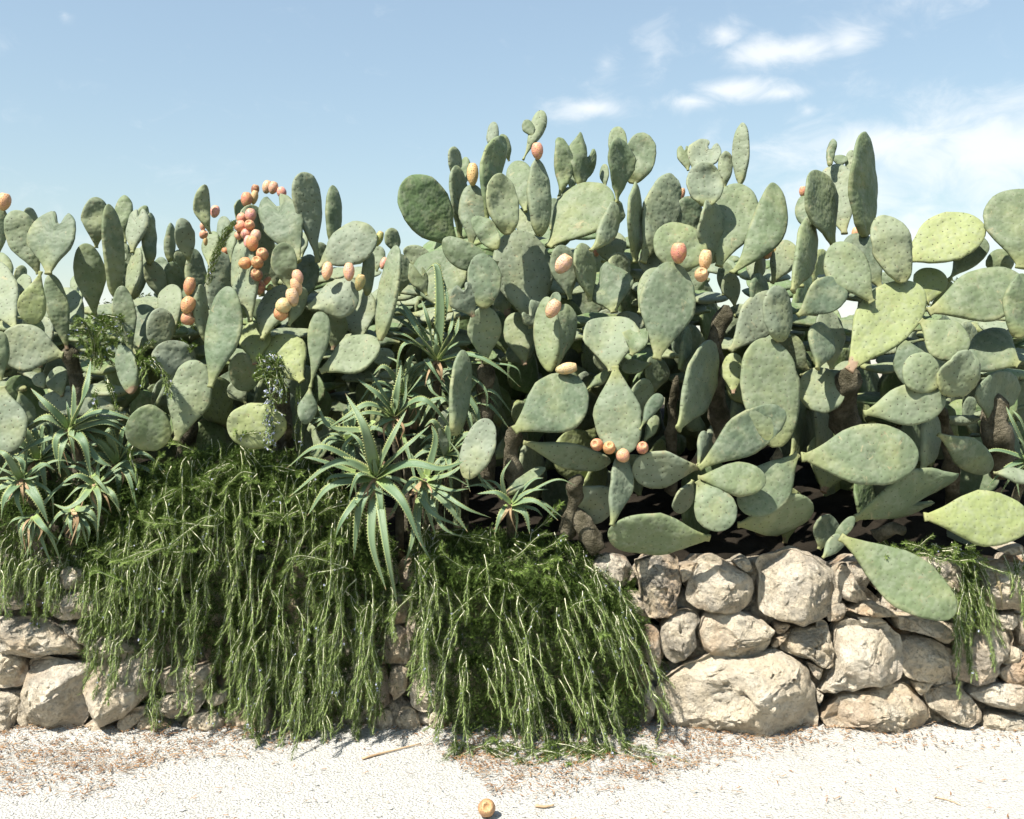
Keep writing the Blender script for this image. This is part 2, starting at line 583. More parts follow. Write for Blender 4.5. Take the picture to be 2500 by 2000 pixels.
def stone(poly, d=0.0, bulge=None, ochre=0.25, grey=0.3, black=0.0, seg=88, rings=25):
    pts = [at(x, y, d) for x, y in poly]
    cx = sum(p.x for p in pts) / len(pts)
    cz = sum(p.z for p in pts) / len(pts)
    c = Vector((cx, d, cz))
    n = len(pts)
    loop = [p - c for p in pts]
    closed = []
    per = [(loop[(i + 1) % n] - loop[i]).length for i in range(n)]
    tot = sum(per)
    for i in range(n):
        a, b, e, f = loop[i - 1], loop[i], loop[(i + 1) % n], loop[(i + 2) % n]
        k = max(2, int(round(seg * per[i] / tot)))
        for j in range(k):
            t = j / k
            crv = 0.5 * ((2 * b) + (e - a) * t + (2 * a - 5 * b + 4 * e - f) * t * t + (3 * b - a - 3 * e + f) * t ** 3)
            closed.append(crv.lerp(b.lerp(e, t), 0.45))
    m = len(closed)
    size = math.sqrt(max(1e-5, (max(p.x for p in closed) - min(p.x for p in closed)) * (max(p.z for p in closed) - min(p.z for p in closed))))
    bul = bulge if bulge is not None else min(0.15, 0.34 * size)
    seed = Vector((rnd.uniform(0, 90), rnd.uniform(0, 90), rnd.uniform(0, 90)))
    sx, sz = rnd.uniform(-.25, .25), rnd.uniform(-.05, .30)
    cuts = []
    ex = max(abs(q.x) for q in closed)
    ez = max(abs(q.z) for q in closed)
    for k in range(9):
        a = rnd.uniform(0, 6.28)
        nn = Vector((math.cos(a) * rnd.uniform(.25, 1), -rnd.uniform(.25, 1.1), math.sin(a) * rnd.uniform(.25, 1))).normalized()
        sup = math.sqrt((nn.x * ex) ** 2 + (nn.y * bul) ** 2 + (nn.z * ez) ** 2)
        cuts.append((nn, sup * rnd.uniform(.66, .88)))
    verts, faces = [], []
    prof = [(0.80, 0.16), (0.97, 0.07)]
    for k in range(rings):
        s = 1.0 - (k / (rings - 1)) ** 1.35
        prof.append((max(s, 0.02), -bul * 1.12 * (1 - s ** 3.2) ** 0.58))
    for s, y in prof:
        for p in closed:
            v = Vector((p.x * s, y + (p.x * sx + p.z * sz) * (1 if y < 0 else 0), p.z * s))
            q = v * 6.0 + seed
            nv = Vector((noise.noise(q), noise.noise(q + Vector((31, 0, 0))), noise.noise(q + Vector((0, 47, 0)))))
            q2 = v * 19.0 + seed
            nv2 = Vector((noise.noise(q2), noise.noise(q2 + Vector((11, 0, 0))), noise.noise(q2 + Vector((0, 17, 0)))))
            rg = 1.0 - abs(noise.noise(v * 9.0 + seed * 2)) * 2.0
            rg2 = 1.0 - abs(noise.noise(v * 24.0 + seed * 3)) * 2.4
            rg3 = noise.noise(v * 48.0 + seed)
            v = v + nv * min(0.022, 0.12 * size) + nv2 * min(0.011, 0.06 * size)
            if y < 0:
                for nn, dd in cuts:
                    e = v.dot(nn) - dd
                    if e > 0:
                        v = v - nn * e * .88
                v.y += rg * min(0.012, 0.06 * size) + rg2 * min(0.015, 0.07 * size) * smooth01(fbm(v * 5 + seed), -.2, .3) + rg3 * 0.0055 - 0.012 * smooth01(noise.noise(v * 30 + seed * 1.7), .35, .6)
            verts.append(v)
    for k in range(len(prof) - 1):
        for i in range(m):
            j = (i + 1) % m
            faces.append((k * m + i, k * m + j, (k + 1) * m + j, (k + 1) * m + i))
    faces.append(tuple(range((len(prof) - 1) * m, len(prof) * m)))
    faces.append(tuple(reversed(range(m))))
    me = mesh('stone', verts, faces, [M_STONE])
    try:
        me.set_sharp_from_angle(angle=R(32))
    except Exception:
        pass
    o = obj('stone', me, wall)
    o.location = c - WALL_LOC
    o.color = (ochre, grey, black, 1)
    return o


def tile_poly(ox, oy, s, pts):
    return [(ox + x * s, oy + y * s) for x, y in pts]


STONES_R = [  # corners in a close-up whose origin is (1500,1300), scale .2783 ; ochre, grey, black
    ([(200, 230), (370, 195), (470, 160), (550, 240), (565, 420), (556, 580), (520, 700), (330, 775), (265, 690), (225, 450)], .35, .6, .8),
    ([(620, 540), (690, 310), (850, 205), (960, 240), (1180, 350), (1245, 480), (1200, 610), (1130, 660), (960, 700), (700, 655)], .3, .6, .25),
    ([(1255, 400), (1215, 290), (1330, 190), (1560, 140), (1740, 200), (1930, 340), (1975, 480), (1960, 650), (1880, 730), (1650, 815), (1450, 770), (1250, 680)], .1, .5, .2),
    ([(1070, 275), (1180, 225), (1215, 330), (1150, 345)], .1, .4, .1),
    ([(420, 830), (480, 730), (600, 655), (700, 690), (745, 780), (700, 920), (710, 1030), (600, 1120), (520, 1140), (430, 1060)], .3, .6, .2),
    ([(750, 880), (800, 760), (900, 700), (1150, 700), (1330, 770), (1420, 850), (1370, 950), (1260, 1080), (1080, 1130), (850, 1080), (770, 1000)], .25, .35, .05),
    ([(1480, 1000), (1530, 870), (1700, 850), (1880, 800), (1900, 1000), (1915, 1160), (1870, 1200), (1700, 1120)], .35, .6, .2),
    ([(1385, 995), (1450, 915), (1540, 870), (1500, 940), (1430, 1005)], .2, .2, 0),
    ([(375, 1420), (430, 1260), (550, 1180), (900, 1090), (1200, 1100), (1430, 1010), (1560, 1070), (1700, 1170), (1770, 1330), (1760, 1480), (1790, 1620), (1740, 1760), (1200, 1800), (600, 1770), (420, 1640)], .32, .12, 0),
    ([(290, 830), (400, 870), (430, 1130), (330, 1210), (240, 1000)], .6, .5, .2),
    ([(560, 320), (730, 275), (640, 420), (590, 440)], .3, .6, .1),
    ([(1420, 800), (1560, 810), (1500, 870), (1440, 880)], .4, .3, .1),
    ([(1700, 1150), (1830, 1200), (1800, 1300), (1750, 1260)], .3, .2, 0),
    ([(1780, 1400), (1840, 1430), (1810, 1500), (1785, 1480)], .9, .2, 0),
    ([(300, 1330), (360, 1400), (350, 1600), (280, 1640), (240, 1450)], .6, .5, .2),
    ([(1880, 640), (2000, 600), (2040, 680), (2000, 760), (1880, 780)], .4, .5, .2),
]
STONES_RR = [  # origin (2000,1300), scale .2783
    ([(0, 1415), (100, 1180), (120, 1000), (170, 790), (270, 750), (560, 800), (700, 920), (745, 1120), (700, 1290), (560, 1360), (350, 1350), (100, 1425)], .12, .2, 0),
    ([(20, 1640), (180, 1430), (450, 1350), (720, 1330), (870, 1420), (980, 1540), (970, 1650), (700, 1720), (100, 1720)], .3, .25, 0),
    ([(160, 350), (250, 280), (330, 480), (430, 600), (240, 590), (180, 540)], .2, .5, .1),
    ([(230, 700), (430, 600), (700, 735), (450, 745)], .7, .3, .1),
    ([(340, 745), (520, 735), (600, 800), (480, 805)], .3, .2, 0),
    ([(680, 745), (1000, 760), (1250, 800), (1255, 880), (1130, 950), (900, 890), (700, 870)], .1, .45, .05),
    ([(720, 960), (900, 920), (1130, 1010), (1130, 1180), (1160, 1300), (1080, 1350), (850, 1300), (740, 1230)], .75, .35, .05),
    ([(820, 1320), (1000, 1300), (900, 1425)], .2, .2, 0),
    ([(930, 1410), (1150, 1340), (1260, 1370), (1440, 1560), (1420, 1650), (1330, 1690), (1100, 1620), (1000, 1570)], .15, .2, 0),
    ([(1150, 1120), (1220, 980), (1350, 830), (1500, 780), (1700, 860), (1690, 1000), (1600, 1160), (1540, 1320), (1350, 1320), (1180, 1280)], .25, .6, .25),
    ([(1375, 280), (1500, 235), (1797, 275), (1900, 330), (1880, 700), (1700, 690), (1500, 640), (1420, 500)], .15, .3, .05),
    ([(1500, 730), (1720, 725), (1735, 820), (1650, 860), (1540, 800)], .2, .5, .1),
    ([(1590, 1240), (1700, 1150), (1880, 1060), (1900, 1320), (1660, 1340)], .55, .2, 0),
    ([(1610, 1140), (1680, 1000), (1780, 1040), (1770, 1110), (1660, 1150)], .1, .2, 0),
    ([(1330, 1420), (1450, 1340), (1850, 1340), (1880, 1600), (1560, 1540), (1400, 1480)], .15, .2, 0),
    ([(1440, 1690), (1480, 1580), (1850, 1640), (1880, 1740), (1450, 1740)], .2, .3, 0),
    ([(680, 210), (1080, 190), (1240, 300), (1245, 590), (1000, 620), (800, 450)], .5, .6, .7),
    ([(1745, 740), (1880, 740), (1880, 1010), (1790, 990)], .3, .3, 0),
    ([(0, 780), (90, 800), (110, 1000), (60, 1180), (-20, 1190)], .3, .5, .3),
    ([(1610, 170), (1760, 110), (1800, 190), (1700, 200)], .4, .2, 0),
]
STONES_L = [  # origin (0,1400), scale .3247
    ([(-120, 300), (-100, 40), (120, 30), (260, 120), (340, 190), (250, 250), (60, 290)], .2, .7, .55),
    ([(360, 270), (400, 170), (600, 110), (690, 200), (680, 310), (480, 370)], .25, .2, 0),
    ([(-130, 420), (-60, 335), (330, 345), (480, 440), (590, 520), (580, 620), (400, 620), (240, 640), (0, 545)], .15, .6, .1),
    ([(-120, 600), (0, 560), (100, 590), (210, 700), (200, 790), (30, 860), (-100, 850)], .5, .3, .05),
    ([(150, 1000), (200, 800), (230, 660), (330, 640), (520, 650), (660, 690), (670, 850), (650, 1080), (560, 1180), (330, 1230), (190, 1190), (140, 1080)], .22, .4, .05),
    ([(-150, 900), (0, 870), (130, 900), (140, 1000), (70, 1180), (-20, 1290), (-150, 1280)], .1, .6, .1),
    ([(70, 1180), (120, 1120), (190, 1230), (90, 1295), (30, 1290)], .4, .3, 0),
    ([(660, 800), (720, 680), (900, 620), (1050, 590), (1150, 800), (1140, 920), (980, 1020), (820, 1130), (760, 1150), (700, 1070), (670, 960)], .12, .25, 0),
    ([(640, 600), (760, 480), (960, 500), (1040, 570), (900, 610), (720, 670)], .2, .4, .1),
    ([(900, 1120), (960, 1060), (1080, 1000), (1095, 1060), (970, 1190), (905, 1170)], .4, .2, 0),
    ([(590, 1220), (700, 1110), (900, 1180), (990, 1235), (700, 1245)], .2, .2, 0),
    ([(990, 1205), (1070, 1080), (1150, 1080), (1280, 1150), (1280, 1225), (1050, 1235)], .5, .2, 0),
    ([(1100, 1040), (1160, 960), (1300, 900), (1500, 900), (1540, 960), (1460, 1060), (1250, 1110)], .35, .3, 0),
    ([(1350, 1190), (1420, 1080), (1600, 1040), (1690, 1090), (1670, 1160), (1560, 1215)], .3, .3, 0),
    ([(1550, 960), (1640, 880), (1710, 900), (1700, 970), (1600, 1000)], .3, .3, 0),
    ([(1160, 750), (1300, 700), (1500, 700), (1620, 680), (1600, 800), (1500, 880), (1250, 890)], .4, .4, .05),
    ([(1080, 600), (1150, 560), (1165, 730), (1110, 700)], .5, .3, .1),
    ([(1700, 1010), (1860, 990), (2030, 1010), (2030, 1200), (1750, 1205)], .4, .6, .25),
    ([(440, 380), (560, 400), (640, 395), (660, 560), (580, 470)], .3, .4, .1),
    ([(430, 20), (520, -40), (640, -20), (660, 90), (480, 130)], .7, .3, .2),
]
STONES_M = [  # origin (900,1300), scale .3711
    ([(100, 640), (180, 610), (260, 700), (260, 860), (120, 860)], .35, .5, .1),
    ([(150, 885), (230, 870), (262, 900), (240, 1040), (160, 1115), (120, 990)], .45, .3, .1),
    ([(160, 1230), (260, 1140), (330, 1200), (345, 1300), (170, 1300)], .85, .3, .1),
    ([(340, 770), (430, 740), (530, 850), (540, 980), (370, 950)], .4, .3, .05),
    ([(385, 1200), (440, 1170), (495, 1200), (500, 1320), (390, 1310)], .2, .3, 0),
    ([(270, 560), (380, 540), (440, 640), (390, 730), (280, 700)], .4, .5, .2),
    ([(280, 960), (360, 950), (480, 1010), (460, 1170), (350, 1190), (270, 1100)], .3, .4, .1),
    ([(80, 480), (230, 470), (250, 590), (110, 610)], .6, .5, .3),
    ([(20, 900), (110, 880), (140, 1120), (40, 1160)], .4, .5, .2),
    ([(30, 1180), (150, 1160), (160, 1310), (30, 1330)], .6, .5, .2),
]
for ox, oy, s, lst in ((1500, 1300, .2783, STONES_R), (2000, 1300, .2783, STONES_RR), (0, 1400, .3247, STONES_L), (900, 1300, .3711, STONES_M)):
    for pts, oc, gr, bl in lst:
        made_stone = stone(tile_poly(ox, oy, s, pts), d=0.0, ochre=oc, grey=gr, black=bl)
        if lst is STONES_RR and pts[0] == (1375, 280):
            PALE_BLOCK = made_stone
# stones set back behind the first face: they close the joints and carry the overgrown stretch, coloured darker to deepen joint shade
y = 1362
row = 0
while y < 1800:
    h = rnd.uniform(70, 105)
    x = -60 + (row % 2) * 50 + rnd.uniform(-30, 30)
    while x < 2570:
        w = rnd.uniform(80, 150)
        poly = []
        for k in range(9):
            a = 2 * math.pi * k / 9 + rnd.uniform(-.2, .2)
            rr = rnd.uniform(.88, 1.12)
            poly.append((x + w / 2 + math.cos(a) * w * .55 * rr, min(1802, y + h / 2 + math.sin(a) * h * .56 * rr)))
        stone(poly, d=0.12 if not (600 < x < 940 or 1010 < x < 1500) else 0.06, bulge=0.06, ochre=rnd.uniform(.4, .9), grey=rnd.uniform(.4, .9), black=rnd.uniform(.1, .6), seg=26, rings=7)
        x += w * .97
    y += h * .97
    row += 1

# ------------------------------------------------------------------ prickly pears
PLANT_SPEC = [  # name: x limits of the pads that belong to it, label
    (-200, 190, 'prickly pear at the left end of the wall, bearing a notched heart-shaped pad'),
    (190, 470, 'slender prickly pear with narrow upright pads, second from the left'),
    (470, 945, 'prickly pear carrying the dense cluster of orange-pink fruit'),
    (945, 1455, 'tall prickly pear behind the aloes with a big dark green pad on its left'),
    (1455, 1915, 'broad prickly pear in the middle of the right half, with horned and curled pads'),
    (1915, 2195, 'prickly pear crowned by a tall blade-like pad, hanging one pad over the wall'),
    (2195, 2800, 'prickly pear at the right end with a big yellow-green oval pad'),
]
plants = []
for x0, x1, lab in PLANT_SPEC:
    base = at((max(x0, 0) + min(x1, 2500)) / 2, 1300, 0.6)
    base.z = 0.76
    plants.append((x0, x1, thing('prickly_pear', lab, 'cactus', base, 'prickly pear hedge'), base))


def plant_of(px):
    for x0, x1, o, b in plants:
        if x0 <= px < x1:
            return o, b
    return plants[-1][2], plants[-1][3]


NU, NV = 20, 18
ALLPADS = []


def pad(bx, by, tx, ty, w, d, nx=0.0, nz=0.1, flags='', owner=None, lo=False):
    """one pad: joint and tip in photo pixels, width in pixels, depth of its middle, way it faces (right, up)"""
    nx = nx * (1.9 if nx >= .25 else 1.2) if nx > 0 else nx
    w *= 1.06
    nrm = Vector((nx, -1.0, nz)).normalized()
    eye = Vector((0, -DIST, EYE))
    mid = at((bx + tx) / 2, (by + ty) / 2, d)
    view = (mid - eye).normalized()
    while nrm.dot(-view) < .34:          # never quite edge-on
        nrm = (nrm - view * .08).normalized()

    def on_plane(px, py):
        dirv = at(px, py, d) - eye
        den = dirv.dot(nrm)
        t = (mid - eye).dot(nrm) / den
        return eye + dirv * t
    B, T = on_plane(bx, by), on_plane(tx, ty)
    ax = T - B
    L = ax.length
    yv = ax.normalized()
    ix, iy = (tx - bx), (ty - by)
    il = math.hypot(ix, iy)
    px_, py_ = -iy / il, ix / il
    mx_, my_ = (bx + tx) / 2, (by + ty) / 2
    wv = on_plane(mx_ + px_ * w / 2, my_ + py_ * w / 2) - on_plane(mx_ - px_ * w / 2, my_ - py_ * w / 2)
    wv = wv - yv * wv.dot(yv)
    W = wv.length
    W = min(W, max(L * 1.25, 0.10) if 'w' not in flags else W)
    xv = wv.normalized()
    zv = xv.cross(yv)
    if zv.y > 0:
        xv, zv = -xv, -zv
    seed = Vector((rnd.uniform(0, 99), rnd.uniform(0, 99), rnd.uniform(0, 99)))
    thick = min(0.021, 0.017 * (0.45 + L / 0.45) * rnd.uniform(.9, 1.15)) * (1.25 if 'F' in flags else 1)
    p = 1.22
    taper = 0.42
    if 'n' in flags:
        p, taper = 1.75, 0.5
    if 'e' in flags:
        p, taper = 1.02, 0.9
    if 's' in flags:
        p, taper = 2.3, 0.62
    bend = rnd.uniform(-.10, .10)
    for f in flags:
        bend += {'b': 0.42, 'v': -0.42}.get(f, 0)
    curl = rnd.uniform(-.07, .07)
    cup = rnd.uniform(-.12, .12) + (0.9 if 'u' in flags else 0)
    twist = rnd.uniform(-.18, .18) + (1.3 if 'T' in flags else 0)
    warp = 0.028 if 'B' in flags else 0.013
    asym = rnd.uniform(-.10, .10)
    nu, nv = (12, 12) if lo else (NU, NV)
    verts, uvm, uvn, faces = [], [], [], []
    for i in range(nu + 1):
        u = 0.5 - 0.5 * math.cos(math.pi * (0.04 + 0.96 * i / nu))
        if i == nu:
            u = 1.0
        v_ = u ** p
        f = math.sqrt(max(0.0, 1 - (2 * v_ - 1) ** 2))
        f *= taper + (1 - taper) * smooth01(u, 0.0, 0.55)
        f = max(f, 0.16 * (1 - smooth01(u, 0.0, 0.2)))
        if i == nu:
            f = 0.015
        wob = 1 + 0.07 * noise.noise(Vector((u * 3.1, 0, 0)) + seed) + 0.03 * noise.noise(Vector((u * 9.0, 4, 0)) + seed)
        tt = thick * (0.62 + 0.38 * (1 - u)) * min(1.0, 0.30 + 1.1 * f) if i < nu else thick * 0.05
        if u > 0.85:
            tt *= 1 - 0.55 * ((u - 0.85) / 0.15) ** 2
        for k in range(nv):
            th = 2 * math.pi * (k + 0.5) / nv
            cs, sn = math.cos(th), math.sin(th)
            xx = W / 2 * f * wob * math.copysign(abs(cs) ** 0.85, cs)
            zz = tt * math.copysign(abs(sn) ** 0.62, sn)
            xx *= 1 + 0.035 * noise.noise(Vector((u * 11.0, math.copysign(3, cs), 0)) + seed)
            xx *= 1 + asym * math.copysign(1, cs) * math.sin(math.pi * u)
            yy = u * L
            xn = xx / (W / 2)
            uvm.append((xx, yy))
            uvn.append((u, xn))
            up_ = smooth01(u, 0.45, 1.0)
            if 'h' in flags:
                yy -= 0.26 * L * math.exp(-((xn - 0.12) / 0.17) ** 2) * up_
            if 'c' in flags:
                yy -= 0.36 * L * math.exp(-((xn - 0.34) / 0.22) ** 2) * up_
                yy += 0.10 * L * math.exp(-((xn + 0.3) / 0.2) ** 2) * up_
            if 'd' in flags:
                yy -= 0.36 * L * math.exp(-((xn + 0.34) / 0.22) ** 2) * up_
                yy += 0.10 * L * math.exp(-((xn - 0.3) / 0.2) ** 2) * up_
            q = Vector((xx, yy, 0)) * 6.5 + seed
            zz += warp * noise.noise(q) * smooth01(u, 0.05, 0.4) + warp * 0.5 * noise.noise(q * 2.6)
            if 'B' in flags:
                zz += 0.008 * noise.noise(q * 5.0)
            zz += 0.008 * math.sin(xn * 3 + seed.x) * abs(xn) ** 2
            zz += cup * (xx * xx) / max(W, .05) + curl * L * u * u
            xx += bend * L * (u * u - u)
            a = twist * (u - 0.3)
            xx, zz = xx * math.cos(a) - zz * math.sin(a), xx * math.sin(a) + zz * math.cos(a)
            verts.append((xx, yy, zz))
    for i in range(nu):
        for k in range(nv):
            k2 = (k + 1) % nv
            faces.append((i * nv + k, i * nv + k2, (i + 1) * nv + k2, (i + 1) * nv + k))
    faces.append(tuple(range(nu * nv, (nu + 1) * nv)))
    faces.append(tuple(reversed(range(nv))))
    me = mesh('pad', verts, faces, [M_PAD], uvs={'metric': uvm, 'unit': uvn})
    own, ob = owner if owner else plant_of(bx)
    o = obj('pad', me, own)
    m = Matrix((xv, yv, zv)).transposed().to_4x4()
    m.translation = B - ob
    o.matrix_basis = m
    ALLPADS.append((o, own, Matrix.Translation(ob) @ m, B.lerp(T, .6)))
    yel = rnd.uniform(0, .3) + (.65 if 'Y' in flags else 0)
    deep = rnd.uniform(0, .25) + (.6 if 'G' in flags else 0)
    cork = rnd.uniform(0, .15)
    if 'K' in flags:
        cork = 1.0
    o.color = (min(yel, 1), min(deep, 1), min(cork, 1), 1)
    return o


